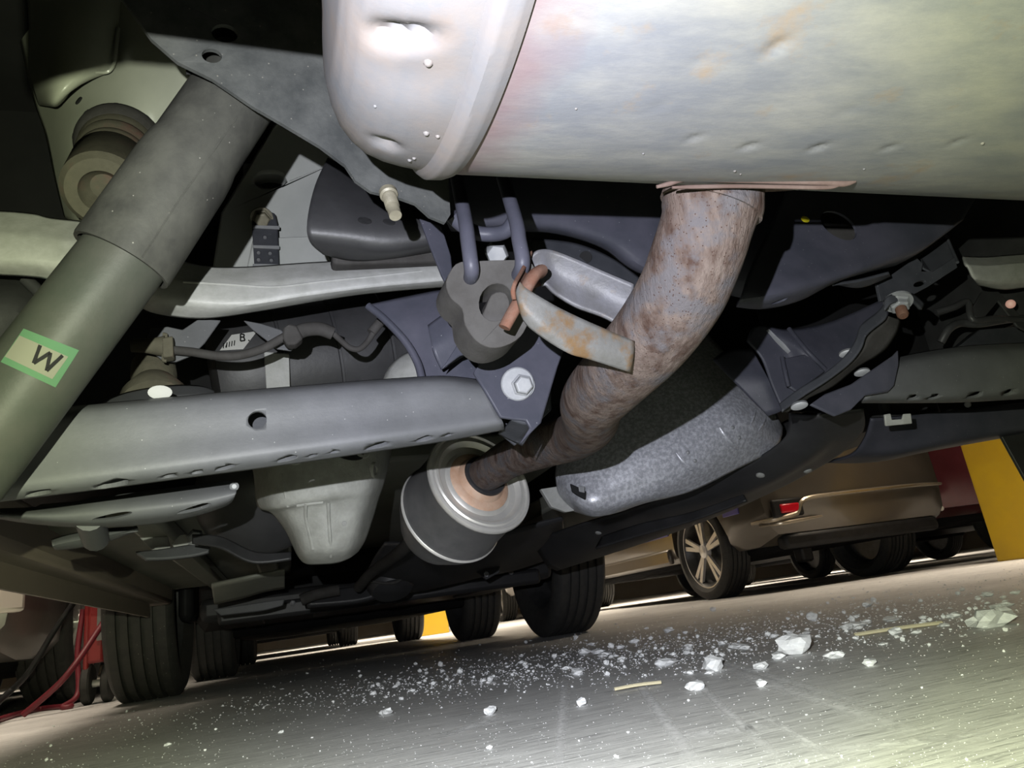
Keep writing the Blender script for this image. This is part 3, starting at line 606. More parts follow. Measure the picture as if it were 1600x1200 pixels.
# ================================================================== TRIANGULAR BODY BRACE with stud
bp_ = thing('brace_plate', 'dusty dark grey brace plate with two round holes, above the shock absorber', 'brace', PY(480, 250, .45))
bpl = panel('plate', [(150, -60, .405), (236, 60, .412), (277, 96, .414), (332, 123, .416), (395, 166, .42), (440, 192, .423), (500, 228, .428), (540, 258, .431), (556, 282, .433), (580, 299, .435), (625, 309, .437), (650, 318, .439), (672, 338, .441), (696, 348, .443), (704, 335, .445), (700, 270, .45), (690, 160, .44), (640, 60, .43), (600, -60, .42)], .0035, 'plate', bp_, [(351, 52, 21, 14, 12), (331, 87, 16, 11, 12)], 0, .0012)
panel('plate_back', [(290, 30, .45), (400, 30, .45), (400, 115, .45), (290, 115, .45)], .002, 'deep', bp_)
p = PY(606, 300, .436); q = PY(618, 337, .425)
lathe('stud', p, (q-p), [(0, .0062), (.004, .0062), (.005, .0048)] + [(.006+k*.0016+j*.0008, .0048-.0005*j) for k in range(8) for j in (0, 1)] + [((q-p).length, .0042), ((q-p).length, 0)], 'bolt_y', bp_, 18)
# ================================================================== SUBFRAME
sf = thing('rear_subframe', 'dark bluish steel rear subframe with curved cross-member, mounts and a cam bolt plate', 'subframe', PY(900, 640, .6))
# left rubber-mounted end, hidden partly by the brace
mnt = patch('mount_pressing', [zz([(512, 246), (560, 270), (630, 300), (690, 330)], .66), zz([(492, 290), (550, 310), (625, 325), (692, 345)], .625), zz([(480, 345), (545, 350), (620, 355), (694, 362)], .61), zz([(484, 378), (545, 385), (610, 392), (690, 380)], .62), zz([(505, 398), (550, 408), (610, 405), (690, 392)], .66)], 'black_mid', sf, .003, 5, 5)
for px, py, r in ((570, 345, .0065), (608, 347, .0058), (505, 330, .0)):
    if r: q, n = on(mnt, px, py); lathe('mount_hole_shade', q, n, [(-.003, r), (.0006, r), (.0008, r*.95), (.0008, 0)], 'deep', mnt, 20, .6, RT)  # uncut sheet; the openings' shade is painted as near-black discs
panel('mount_pad', [(518, 388, .66), (700, 372, .66), (702, 408, .66), (520, 412, .66)], .03, 'rubber', sf, bevel=.004)
panel('mount_gusset', [(655, 340, .60), (690, 352, .60), (705, 400, .60), (712, 470, .60), (690, 430, .60), (672, 385, .60)], .004, 'paint_blue', sf)
# cross-member arching over the differential
patch('cross_member', [[(690, 270, .60), (800, 270, .60), (900, 270, .60), (1000, 270, .60), (1120, 270, .60), (1250, 270, .62)], [(690, 320, .595), (800, 322, .595), (900, 322, .595), (1000, 330, .595), (1120, 350, .60), (1250, 380, .62)], [(700, 352, .60), (800, 350, .60), (880, 355, .60), (960, 378, .60), (1040, 420, .605), (1200, 440, .62)], [(705, 362, .62), (800, 362, .62), (870, 366, .62), (940, 388, .62), (1010, 432, .625), (1180, 470, .64)]], 'paint_blue', sf, .004, 6, 5)
patch('inner_web', [[(830, 372, .68), (900, 380, .68), (960, 405, .68), (1020, 450, .68)], [(830, 400, .68), (900, 415, .68), (960, 440, .68), (1010, 480, .68)], [(850, 440, .70), (900, 450, .70), (950, 480, .70), (1000, 520, .70)]], 'paint_dark', sf, .003)
q = PY(915, 402, .677); lathe('web_hole_shade', q, facing(q), [(-.002, .007), (.0006, .007), (.0008, .0065), (.0008, 0)], 'deep', sf, 20)  # flat near-black disc, shade of an opening given by its colour
# leg coming down to the cam bolt
patch('subframe_leg', [[(575, 476, .62), (640, 462, .615), (700, 452, .61), (745, 460, .61)], [(600, 498, .615), (660, 500, .605), (710, 490, .60), (755, 500, .60)], [(632, 530, .612), (680, 545, .60), (720, 540, .595), (770, 540, .595)], [(655, 575, .61), (690, 585, .60), (730, 590, .59), (790, 590, .59)], [(660, 600, .61), (700, 606, .60), (740, 620, .59), (800, 620, .59)]], 'paint_blue', sf, .003, 6, 5)
tube('leg_edge', [(575, 478, .608), (600, 498, .603), (632, 532, .600), (652, 566, .598), (660, 596, .596)], .0035, 'paint_blue', sf, 10, 6)
# shadowed pocket bracket
patch('pocket_bracket', [[(668, 508, .572), (700, 486, .57), (728, 476, .57)], [(676, 545, .565), (710, 520, .562), (742, 512, .562)], [(690, 578, .572), (720, 560, .568), (745, 545, .566)]], 'paint_blue', sf, .003, 6, 5)
# cam bolt plate
cb = panel('cam_plate', [(690, 577, .545), (718, 556, .545), (735, 550, .545), (748, 556, .545), (748, 570, .545), (740, 582, .545), (760, 615, .545), (782, 652, .545), (802, 655, .545), (822, 657, .545), (828, 668, .545), (812, 694, .545), (846, 660, .545), (872, 572, .545), (882, 545, .545), (868, 520, .545), (835, 505, .545), (760, 515, .545), (720, 530, .545)], .004, 'paint_blue', sf, (), 0, .0012)
panel('rear_plate', [(700, 560, .60), (860, 540, .60), (862, 640, .60), (805, 696, .60), (786, 680, .60)], .004, 'paint_dark', sf)
patch('plate_foot', [zz([(778, 678), (800, 690), (816, 697)], .60), zz([(790, 668), (818, 678), (838, 664)], .575), zz([(800, 656), (825, 662), (846, 650)], .548)], 'paint_dark', sf, .003)
p = PY(808, 600, .543); n_ = Vector((-.12, -1, -.30)).normalized()
cw = lathe('cam_washer', p, n_, [(-.001, .0138), (.0022, .0138), (.003, .0128), (.003, 0)], 'bolt', sf, 36)
hexbolt('cam_bolt', PY(816, 602, .541), n_, .0078, .008, 'bolt', sf, (.0105, .001))
q = PY(801, 584, .5405); lathe('index_mark', q, n_, [(0, .0018), (.0006, .0015), (.0006, 0)], 'deep', cw, 10, 1.0)
# right-hand side panel of the subframe
rp = patch('side_pressing', [[(1235, 285, 0.580), (1300, 285, 0.580), (1380, 285, 0.580), (1450, 290, 0.580), (1530, 300, 0.580)], [(1200, 360, 0.570), (1280, 350, 0.565), (1370, 350, 0.565), (1440, 345, 0.570), (1508, 338, 0.580)], [(1172, 420, 0.555), (1250, 410, 0.550), (1330, 400, 0.555), (1410, 375, 0.565), (1500, 348, 0.580)], [(1156, 468, 0.550), (1210, 460, 0.540), (1270, 445, 0.545), (1340, 425, 0.555), (1440, 393, 0.580)], [(1150, 480, 0.570), (1195, 483, 0.570), (1250, 470, 0.570), (1315, 438, 0.580), (1400, 415, 0.600)]], 'paint_blue', sf, .003, 6, 6)
q, n = on(rp, 1311, 352); q2, n2 = on(rp, 1218, 471); q3, _ = on(rp, 1225, 352)
cut(rp, [(q, Vector((0, 1, 0)), .021, .05), (q2, n2, .009, .03, .5, RT)])
panel('pressing_back', [(1270, 320, .62), (1360, 320, .62), (1350, 400, .62), (1280, 400, .62)], .003, 'rubber', sf)
q, n = on(rp, 1258, 343); lathe('yellow_paint_dot', q, n, [(-.001, .0046), (.0006, .0046), (.001, .0038), (.001, 0)], 'yellow_dot', sf, 20)
patch('lower_lip', [zz([(1300, 447), (1340, 440), (1390, 428)], .585), zz([(1302, 444), (1345, 450), (1392, 432)], .60)], 'paint_dark', sf, .003)
# floor of the subframe on the right
fm = patch('floor_pressing', [[(1168, 532, .80), (1182, 508, .80), (1232, 514, .79), (1300, 502, .78), (1390, 462, .77)], [(1190, 560, .80), (1225, 545, .79), (1262, 548, .77), (1310, 540, .77), (1385, 500, .76)], [(1205, 600, .80), (1240, 590, .79), (1275, 580, .775), (1310, 570, .77), (1350, 545, .76)], [(1222, 640, .80), (1250, 630, .79), (1275, 615, .78), (1305, 598, .77), (1340, 570, .76)]], 'paint_blue', sf, .003, 6, 5)
tube('floor_ridge', [on(fm, x, y)[0] for x, y in ((1232, 512), (1255, 542), (1272, 560), (1289, 577))], [.0035, .0035, .0035, .0035], 'paint_blue', sf, 10, 5)
tube('bright_weld', [on(fm, x, y)[0] for x, y in ((1199, 516), (1212, 530), (1224, 542), (1233, 551))], [.0034, .0042, .0045, .0032], 'bolt', sf, 8, 4, .5)
panel('floor_gusset', [(1222, 560, .775), (1262, 552, .772), (1290, 580, .765), (1245, 612, .768), (1230, 602, .772)], .004, 'paint_blue', sf, bevel=.002)
tube('gusset_edge', [(1222, 558, .772), (1226, 578, .768), (1232, 604, .768)], .003, 'paint_blue', sf, 10, 4)
patch('outer_flank', [[(1115, 560, .86), (1140, 545, .86), (1175, 545, .84)], [(1150, 600, .85), (1185, 590, .83), (1205, 600, .82)], [(1200, 650, .84), (1215, 645, .83), (1225, 640, .82)]], 'paint_blue', sf, .004, 6, 5)
# ---- right-hand brace: strap with turned edges and a bolt
rb_ = thing('strap_brace', 'curved dark steel strap brace with a bright flange bolt, right of the fuel tank shield', 'brace', PY(1300, 640, .62))
panel('brace_head', [(1370, 442, .63), (1395, 428, .63), (1432, 402, .63), (1442, 412, .63), (1440, 424, .63), (1458, 424, .63), (1492, 402, .63), (1496, 418, .63), (1450, 448, .63), (1412, 468, .63), (1376, 470, .63)], .004, 'paint_dark', rb_, [(1437, 443, 10, 4, -20)], 0, .001)
panel('head_wall', [(1438, 400, .66), (1478, 368, .66), (1494, 403, .64), (1456, 425, .635), (1442, 418, .635)], .003, 'paint_dark', rb_)
tube('head_lip', [(1478, 368, .655), (1484, 382, .65), (1496, 410, .628)], .002, 'paint_dark', rb_, 8, 4)
s1 = [(1384, 470, .615), (1372, 486, .615), (1345, 508, .618), (1336, 532, .62), (1318, 558, .625), (1285, 585, .635), (1250, 606, .645), (1218, 630, .65)]
s2 = [(1386, 492, .606), (1380, 500, .606), (1354, 522, .61), (1344, 545, .613), (1326, 568, .62), (1292, 594, .63), (1258, 616, .64), (1222, 642, .645)]
s3 = [(1408, 500, .625), (1402, 520, .625), (1388, 542, .63), (1372, 556, .635), (1340, 574, .64), (1302, 604, .65), (1264, 622, .655), (1230, 645, .66)]
patch('strap', [s1, s2], 'paint_dark', rb_, .003, 6, 4)
patch('strap_channel', [[(x+2, y+2, Y+.012) for x, y, Y in s2], [(x, y, Y+.004) for x, y, Y in s3]], 'rubber', rb_, .003, 6, 4)
patch('strap_ear', [[(1380, 470, .605), (1392, 460, .600), (1425, 458, .604), (1446, 474, .612)], [(1382, 484, .602), (1396, 472, .598), (1425, 470, .60), (1440, 484, .61)]], 'paint_dark', rb_, .003, 5, 3)
p = PY(1404, 473, .606); q = PY(1415, 503, .596); hexbolt('flange_bolt', p, (q-p), .0105, .010, 'bolt', rb_, (.0155, .003), (.0062, .013))
for x, y in ((1324, 552), (1249, 634), (1347, 582)):
    p = PY(x, y, .64 if x < 1340 else .67); lathe('bright_plug', p, facing(p)+Vector((0, 0, -.6)), [(-.003, .009), (.001, .009), (.002, .006), (.002, 0)], 'bolt', rb_, 20, .5, RT-UP*-.5)
# ---- right lower arm
ra_ = thing('lower_control_arm', 'dark grey pressed lower arm reaching the right edge, below the silver arm end', 'control arm', PY(1500, 630, .62))
rz = lambda L, Y: [(x, y, Y) for x, y in L]
rarm = patch('arm_channel', [rz([(1392, 560), (1440, 550), (1500, 541), (1560, 537), (1660, 533)], .66), rz([(1385, 572), (1440, 562), (1500, 553), (1560, 549), (1660, 545)], .635), rz([(1370, 598), (1440, 592), (1500, 587), (1560, 583), (1660, 578)], .63), rz([(1352, 622), (1430, 620), (1500, 617), (1560, 613), (1660, 606)], .635), rz([(1346, 630), (1430, 630), (1500, 629), (1560, 626), (1660, 620)], .655)], 'paint', ra_, .003, 6, 5)
slots(rarm, ((1426, 622, 9, 2.8), (1459, 621, 11, 2.8), (1522, 618, 14, 2.8), (1575, 614, 9, 2.8)), 5)
panel('end_plate', [(1290, 615, .628), (1330, 600, .625), (1396, 555, .62), (1404, 546, .62), (1405, 570, .62), (1398, 602, .62), (1388, 612, .62), (1352, 618, .62), (1330, 640, .625), (1305, 650, .628), (1266, 632, .63)], .004, 'paint_blue', ra_, (), 0, .0015)
# ---- right upper arm
rua = thing('upper_control_arm', 'short visible end of a silver upper arm at the right edge', 'control arm', PY(1560, 450, .72))
patch('arm_channel', [rz([(1504, 400), (1540, 401), (1580, 398), (1660, 392)], .75), rz([(1508, 411), (1545, 413), (1585, 410), (1660, 405)], .735), rz([(1514, 418), (1550, 418), (1590, 414), (1660, 409)], .732), rz([(1522, 436), (1560, 440), (1600, 436), (1660, 430)], .735), rz([(1528, 446), (1565, 453), (1600, 450), (1660, 444)], .755)], 'alu', rua, .003, 5, 4)
# ---- wiring behind the right arm
wr = thing('wiring_bracket', 'black wire bracket with a pink marker dot between the two right arms', 'bracket', PY(1540, 530, .8))
panel('bracket_plate', [(1515, 490, .78), (1535, 455, .78), (1560, 455, .78), (1600, 500, .78), (1640, 520, .78), (1640, 535, .78), (1590, 510, .78), (1560, 470, .78), (1535, 500, .78)], .004, 'black_mid', wr)
tube('cable', [(1462, 488, .80), (1490, 480, .79), (1512, 472, .785), (1520, 500, .78), (1560, 498, .78), (1660, 505, .78)], .005, 'black_mid', wr, 10, 6)
tube('harness', [(1470, 535, .80), (1482, 515, .79), (1500, 505, .79), (1530, 506, .785), (1590, 498, .785), (1660, 500, .79)], .006, 'black_mid', wr, 10, 6)
p = PY(1579, 475, .775); lathe('pink_paint_dot', p, facing(p), [(-.002, .0068), (.001, .0068), (.002, .005), (.002, 0)], 'pink_dot', wr, 20)
panel('backing_plate', [(1500, 540, .85), (1530, 515, .85), (1600, 510, .85), (1660, 515, .85), (1660, 545, .85)], .02, 'paint_dark', wr)

# ================================================================== HOSES AND SENSOR WIRE ON THE LEFT
hw = thing('brake_hose', 'grey brake hose with clips running under the silver upper arm', 'hose', PY(400, 550, .7))
tube('hose', [(268, 547, .700), (300, 550, .698), (340, 556, .697), (375, 555, .696), (410, 545, .695), (438, 530, .694), (452, 522, .694)], .0042, 'rubber', hw, 14, 6)
hs = tube('hose_end', [(205, 540, .70), (225, 540, .70), (245, 541, .70), (258, 541, .70)], [.0062, .0068, .0085, .010], 'bumpstop', hw, 18, 5)
panel('clip_block', [(253, 527, .690), (270, 524, .690), (271, 556, .690), (254, 558, .690)], .014, 'bumpstop', hw, bevel=.0015)
panel('clip_rim', [(254, 518, .697), (262, 520, .697), (260, 566, .697), (252, 564, .697)], .004, 'bumpstop', hw)
panel('hose_bracket', [(225, 540, .712), (236, 512, .712), (262, 510, .712), (285, 515, .712), (310, 498, .712), (345, 500, .712), (320, 535, .712), (300, 555, .712), (275, 565, .712), (255, 564, .712), (240, 552, .712)], .003, 'paint', hw, bevel=.001)
tube('sleeve', [(448, 524, .693), (462, 521, .693), (478, 515, .694), (500, 514, .695), (520, 521, .697)], [.0072, .0072, .0070, .0068, .0066], 'rubber', hw, 16, 5)
panel('clip_collar', [(442, 512, .684), (452, 505, .684), (464, 508, .684), (474, 528, .684), (462, 538, .684), (448, 538, .684), (442, 528, .684)], .014, 'rubber', hw, bevel=.002)
tube('sensor_wire', [(522, 522, .70), (536, 535, .70), (548, 544, .70), (562, 545, .70), (575, 533, .70), (584, 518, .70)], .0030, 'rubber', hw, 10, 6)
tube('wire_plug', [(580, 520, .70), (590, 508, .70), (600, 496, .70)], .0050, 'rubber', hw, 12, 4)
panel('collar_bracket', [(380, 500, .72), (408, 505, .72), (440, 515, .72), (460, 540, .72), (455, 548, .72), (432, 545, .72), (415, 530, .72), (395, 515, .72)], .003, 'paint', hw)
lh = thing('bushing_housing', 'greenish bushing housing peeking over the wide lower arm', 'bushing', PY(230, 620, .75))
pb = PY(245, 600, .74)
lathe('bushing_boss', PY(240, 570, .76), Vector((.1, -.5, -.85)), [(0, .020), (.02, .021), (.03, .019), (.05, .030), (.06, .030), (.06, 0)], 'bumpstop', lh, 28)
patch('housing_lip', [zz([(160, 628), (200, 612), (260, 602), (310, 602), (335, 610)], .70), zz([(160, 640), (200, 630), (260, 622), (310, 618), (335, 618)], .66)], 'paint', lh, .004)
lb = thing('left_hub_carrier', 'black knuckle casting in the dark gap behind the shock absorber', 'knuckle', PY(40, 520, .75))
patch('knuckle', [zz([(-40, 430), (20, 432), (60, 445), (90, 470)], .76), zz([(-40, 480), (10, 480), (45, 500), (75, 520)], .72), zz([(-40, 600), (0, 600), (30, 600), (60, 600)], .76)], 'black_mid', lb, .01)
tube('knuckle_rib', [(40, 436, .73), (62, 458, .73), (72, 478, .73), (66, 490, .73)], .006, 'black_mid', lb, 10)
p = PY(68, 470, .72); lathe('teal_paint_dot', p, facing(p), [(-.002, .0035), (.001, .0035), (.001, 0)], 'teal_dot', lb, 14)

# ================================================================== DRUM BEHIND THE ARM, CAST HOUSING, COIL COVER
dr = thing('final_drive_drum', 'black drum casing with a white barcode label, behind the wide lower arm', 'drum', PY(480, 620, .95))
d0, d1 = PY(330, 590, .98), PY(668, 540, 1.0); dax = d1-d0; DL = dax.length
drum = lathe('drum_shell', d0, dax, [(0, .05), (.005, .085), (.02, .092), (.05, .094), (DL*.5, .094), (DL-.05, .094), (DL-.02, .090), (DL, .06)], 'black', dr, 64)
for t in (.08, .15, .22): lathe('drum_rib', d0+dax.normalized()*t, dax, [(0, .0935), (.001, .0965), (.004, .0965), (.005, .0935)], 'black_mid', drum, 64)
lbl = decal('label', drum, [(344, 548), (362, 524), (402, 518), (380, 546)], 'white', dr, .001, 8)
for k in range(5): stroke(drum, (351+k*4, 537-k*1), (350+k*4, 545-k*1), 1.6, 'ink', lbl, .002, 'barcode_bar')
for a, b in (((376, 523), (376, 534)), ((376, 523), (382, 524)), ((382, 524), (381, 528)), ((381, 528), (376, 528)), ((381, 528), (383, 533)), ((383, 533), (376, 534)), ((388, 533), (390, 533))): stroke(drum, a, b, 2.2, 'ink', lbl, .002)
sb2 = thing('support_strap', 'pale vertical steel strap standing between drum and wide lower arm', 'strap', PY(435, 620, .88))
panel('strap_plate', [(412, 548, .88), (452, 552, .88), (454, 640, .88), (418, 640, .88)], .006, 'alu', sb2, bevel=.002)
hd = thing('hub_dome', 'pale grey dome edge between subframe leg and lower arm', 'dome', PY(640, 600, .78))
lathe('dome', PY(665, 605, .80), facing(PY(665, 605, .80))+Vector((0, 0, .4)), [(-.02, .052), (0, .050), (.012, .042), (.02, .025), (.022, 0)], 'alu', hd, 40)
ch = thing('differential_housing', 'pale cast aluminium housing hanging below the wide lower arm', 'housing', PY(500, 880, 1.0))
hsg = patch('housing_casting', [
    [(385, 690, 1.06), (420, 680, .99), (480, 672, .965), (545, 664, .965), (590, 660, .985), (622, 655, 1.06)],
    [(396, 742, 1.05), (425, 735, .975), (485, 726, .95), (545, 716, .95), (588, 710, .97), (612, 702, 1.05)],
    [(402, 790, 1.05), (430, 788, .97), (485, 775, .945), (540, 766, .945), (580, 760, .965), (602, 750, 1.05)],
    [(424, 802, 1.06), (445, 800, .985), (490, 793, .96), (535, 788, .96), (572, 785, .975), (592, 780, 1.06)],
    [(446, 830, 1.07), (460, 830, .995), (495, 825, .97), (530, 824, .97), (562, 820, .985), (583, 810, 1.06)],
    [(462, 864, 1.08), (475, 866, 1.01), (500, 862, .985), (528, 860, .985), (552, 855, 1.0), (572, 842, 1.06)],
    [(472, 878, 1.10), (482, 882, 1.05), (502, 882, 1.03), (525, 880, 1.03), (545, 873, 1.04), (560, 862, 1.09)]], 'cast', ch, .006, 6, 6)
for a in ([(478, 787), (478, 810), (484, 835), (489, 858)], [(513, 785), (514, 815), (516, 845), (517, 870)], [(440, 742), (446, 770), (450, 792)]):
    tube('cast_rib', [on(hsg, x, y)[0] for x, y in a], .0022, 'cast', hsg, 8, 4)
tube('cast_rib', [on(hsg, x, y)[0] for x, y in ((464, 790), (485, 787), (505, 785))], .0024, 'cast', hsg, 8, 4)
for a in ((463, 715), (566, 705), (585, 735)):
    p, n = on(hsg, *a); lathe('boss', p-n*.004, n, [(0, .012), (.006, .010), (.006, .006), (0, .005), (0, 0)], 'cast', hsg, 20)
q, n = on(hsg, 545, 708); lathe('port_hole_shade', q, n, [(-.004, .020), (.0006, .020), (.001, .019), (.001, 0)], 'deep', hsg, 24, .5, RT)  # oval near-black disc on the casting paints the shade inside a port
q, n = on(hsg, 538, 818); lathe('casting_mark', q, n, [(-.001, .004), (.0006, .003), (.0006, 0)], 'alu', hsg, 10)
dc = thing('axle_cover', 'black smooth bowl-shaped cover left of the pale cast housing', 'cover', PY(400, 860, 1.15))
lathe('bowl', PY(405, 800, 1.18), facing(PY(405, 800, 1.18))+Vector((-.1, 0, -.9)), [(-.09, .095), (-.03, .098), (-.008, .09), (.012, .075), (.03, .05), (.036, 0)], 'black_mid', dc, 48)
patch('bowl_lip', [[(300, 835, 1.12), (345, 838, 1.11), (400, 862, 1.1), (455, 862, 1.1)], [(300, 850, 1.12), (345, 856, 1.10), (395, 878, 1.09), (455, 872, 1.09)]], 'black', dc, .004)
# ---- fuel tank shield
fs_ = thing('fuel_tank_shield', 'silver speckled aluminised tank shield behind the rusty pipe bend', 'heat shield', PY(1050, 800, .95))
sg = [
    [(1060, 470, 1.08), (1090, 505, 1.05), (1130, 548, 1.02), (1165, 585, 1.0), (1196, 622, .985), (1214, 648, .99), (1224, 668, 1.03)],
    [(1000, 520, 1.06), (1040, 545, 1.02), (1085, 580, .985), (1120, 610, .965), (1152, 640, .95), (1185, 664, .955), (1222, 682, 1.0)],
    [(960, 570, 1.05), (1000, 590, 1.01), (1045, 615, .98), (1080, 640, .96), (1115, 664, .945), (1155, 685, .95), (1208, 704, .99)],
    [(900, 640, 1.05), (930, 660, 1.02), (970, 680, .99), (1005, 700, .97), (1042, 716, .96), (1090, 730, .96), (1150, 734, .99)],
    [(870, 720, 1.06), (890, 730, 1.03), (920, 745, 1.0), (950, 755, .985), (985, 765, .98), (1025, 768, .98), (1080, 768, 1.0)],
    [(872, 770, 1.08), (885, 775, 1.04), (902, 783, 1.01), (925, 790, .995), (952, 792, .995), (980, 790, 1.0), (1010, 786, 1.02)],
    [(898, 800, 1.09), (908, 803, 1.06), (918, 806, 1.04), (930, 808, 1.03), (945, 806, 1.03), (958, 803, 1.03), (975, 798, 1.05)]]
shield = patch('shield_sheet', sg, 'shield', fs_, .003, 6, 6)
for a in ([(1124, 668), (1132, 682), (1142, 694), (1152, 702)], [(1056, 708), (1064, 720), (1074, 730), (1084, 736)], [(1180, 640), (1176, 652), (1172, 664)], [(1196, 652), (1190, 664), (1184, 674)]):
    tube('stiffening_bead', [on(shield, x, y)[0] for x, y in a], [.002]+[.0045]*(len(a)-2)+[.002], 'shield', shield, 10, 5, .6)
for x, y in ((1075, 707), (1155, 684), (1145, 668), (1086, 720)):
    p, n = on(shield, x, y); lathe('rivet', p, n, [(-.001, .0032), (.001, .003), (.002, .0015), (.002, 0)], 'bolt', shield, 12)
cl = patch('clip_tab', [[(892, 756, .985), (905, 762, .985), (916, 768, .985)], [(895, 768, .985), (904, 774, .985), (915, 780, .985)]], 'deep', fs_, .004)
panel('bright_clip', [(904, 758, .98), (914, 760, .98), (914, 770, .98), (905, 768, .98)], .002, 'bolt', fs_)
# strip of tank flank left of the shield
panel('tank_flank', [(845, 764, 1.08), (882, 758, 1.08), (908, 796, 1.08), (884, 800, 1.08), (862, 792, 1.08)], .01, 'alu', fs_)

# ================================================================== PLASTIC UNDERCOVERS, FRONT OF THE CAR
uc = thing('side_undercover', 'long black plastic undercover trough below the silver tank shield', 'undercover', PY(1100, 860, 1.3))
cvp = patch('trough', [
    [(1232, 645, .90), (1222, 690, .93), (1150, 735, 1.05), (1050, 774, 1.18), (975, 800, 1.32), (900, 822, 1.5), (830, 846, 1.8)],
    [(1270, 650, .84), (1268, 705, .92), (1200, 752, 1.05), (1090, 795, 1.22), (1000, 822, 1.4), (930, 845, 1.55), (845, 870, 1.85)],
    [(1310, 645, .82), (1310, 690, .90), (1240, 742, 1.05), (1130, 795, 1.25), (1030, 832, 1.45), (950, 858, 1.62), (855, 885, 1.9)],
    [(1350, 640, .80), (1345, 680, .88), (1285, 728, 1.02), (1170, 786, 1.25), (1060, 830, 1.48), (965, 862, 1.68), (870, 892, 1.95)]], 'black_mid', uc, .004, 6, 5)
patch('trough_fin', [[(1160, 772, 1.10), (1080, 800, 1.22), (1000, 818, 1.35), (940, 838, 1.48)], [(1165, 782, 1.09), (1085, 812, 1.21), (1000, 836, 1.34), (930, 856, 1.47)]], 'black', uc, .005)
for x, y in ((1262, 735), (1188, 742), (935, 832)): p, n = on(cvp, x, y); lathe('push_clip', p, n, [(-.002, .007), (.002, .007), (.004, .004), (.004, 0)], 'alu', uc, 14)
rs = thing('blue_side_panel', 'dark blue-grey glossy side panel under the right lower arm', 'panel', PY(1480, 715, .9))
patch('panel_sheet', [[(1362, 655, .90), (1420, 650, .90), (1500, 640, .90), (1660, 622, .88)], [(1352, 685, .93), (1420, 682, .92), (1500, 672, .90), (1660, 645, .88)], [(1330, 712, .97), (1400, 708, .94), (1470, 696, .92), (1660, 660, .88)], [(1288, 724, 1.05), (1370, 722, 1.0), (1460, 704, .96), (1660, 668, .92)]], 'paint_blue', rs, .004, 6, 5)
panel('pale_clip', D([(1382, 648, .98), (1392, 646, .98), (1394, 656, .98), (1410, 655, .98), (1412, 647, .98), (1424, 646, .98), (1426, 662, .98), (1384, 666, .98)]), .004, 'alu', rs)
p = PY(1512, 632, .86); lathe('pale_plug', p, facing(p), [(-.002, .005), (.002, .004), (.002, 0)], 'bolt', rs, 12)
sg2 = thing('splash_guard', 'black wheel splash guard at the lower right edge of the frame', 'guard', PY(1640, 760, .9))
panel('guard_sheet', [(1558, 668, .92), (1660, 640, .92), (1660, 840, .92), (1612, 765, .92)], .006, 'black', sg2)
# engine bay tray and the clutter around it
et = thing('engine_undertray', 'black engine undertray far ahead between the two front tyres', 'undercover', (CX, 2.9, .2))
boxm('tray', (CX, 2.95, .245), (1.12, 1.0, .07), 'black', et, bevel=.02)
boxm('tray_lip', (CX, 2.46, .222), (1.02, .05, .05), 'black_mid', et, bevel=.012)
for x in (-.1, .12, .42, .66): boxm('tray_rib', (x, 2.75, .207), (.05, .5, .014), 'black_mid', et, bevel=.005)
for x, z in ((.02, .235), (.5, .24), (.72, .245)): p = Vector((x, 2.43, z)); lathe('tray_bolt', p, Vector((0, -1, -.3)), [(-.003, .009), (.004, .009), (.006, .006), (.006, 0)], 'bolt', et, 6)
tn = thing('tunnel_cover', 'dark grey tunnel cover and crossbar beyond the resonator', 'cover', (.4, 1.9, .3))
patch('tunnel_sheet', [[(600, 850, 1.6), (680, 850, 1.5), (760, 840, 1.5), (840, 820, 1.5), (880, 810, 1.5)], [(580, 880, 1.8), (660, 885, 1.7), (760, 875, 1.7), (840, 855, 1.75), (880, 840, 1.8)], [(560, 930, 2.2), (650, 925, 2.1), (740, 905, 2.1), (810, 890, 2.15), (870, 870, 2.2)]], 'black_mid', tn, .006)
patch('crossbar', [[(480, 925, 2.0), (560, 915, 2.0), (600, 905, 2.0)], [(480, 945, 1.98), (560, 938, 1.98), (600, 925, 1.98)]], 'black_mid', tn, .02)
panel('bright_tab', [(745, 893, 1.9), (768, 878, 1.9), (782, 880, 1.9), (780, 895, 1.9), (760, 906, 1.9)], .01, 'black_mid', tn)
p = PY(760, 897, 1.88); lathe('tab_bolt', p, facing(p), [(-.004, .007), (.005, .007), (.005, 0)], 'bolt', tn, 6)
lathe('round_cover', PY(612, 918, 1.95), Vector((0, -.5, -.9)), [(-.05, .062), (-.01, .062), (.01, .05), (.016, .02), (.017, 0)], 'black', tn, 32)
tube('cover_rim', [(575, 907, 1.9), (598, 911, 1.9), (618, 910, 1.9), (632, 900, 1.9)], .004, 'rubber', tn, 8)
cb_ = thing('wiring_conduit', 'grey corrugated wiring conduit running forward below the resonator', 'conduit', PY(620, 880, 1.5))
tube('conduit', [(645, 842, 1.25), (630, 858, 1.35), (612, 872, 1.5), (592, 886, 1.65), (575, 900, 1.75), (560, 918, 1.85)], .012, 'rubber', cb_, 10, 6)
tube('branch', [(470, 938, 1.95), (490, 930, 1.95), (512, 925, 1.95), (530, 922, 1.95)], .014, 'rubber', cb_, 10, 4)
lf = thing('left_floor_bracket', 'pale green floor bracket with a shiny bolt, left of the cast housing', 'bracket', PY(290, 850, 1.25))
patch('bracket_sheet', [[(212, 862, 1.25), (250, 858, 1.25), (300, 850, 1.25), (330, 845, 1.25)], [(228, 872, 1.24), (260, 872, 1.24), (300, 868, 1.24), (325, 862, 1.24)]], 'paint', lf, .006)
panel('bracket_web', [(218, 840, 1.28), (262, 838, 1.28), (268, 862, 1.28), (240, 862, 1.28)], .005, 'alu', lf)
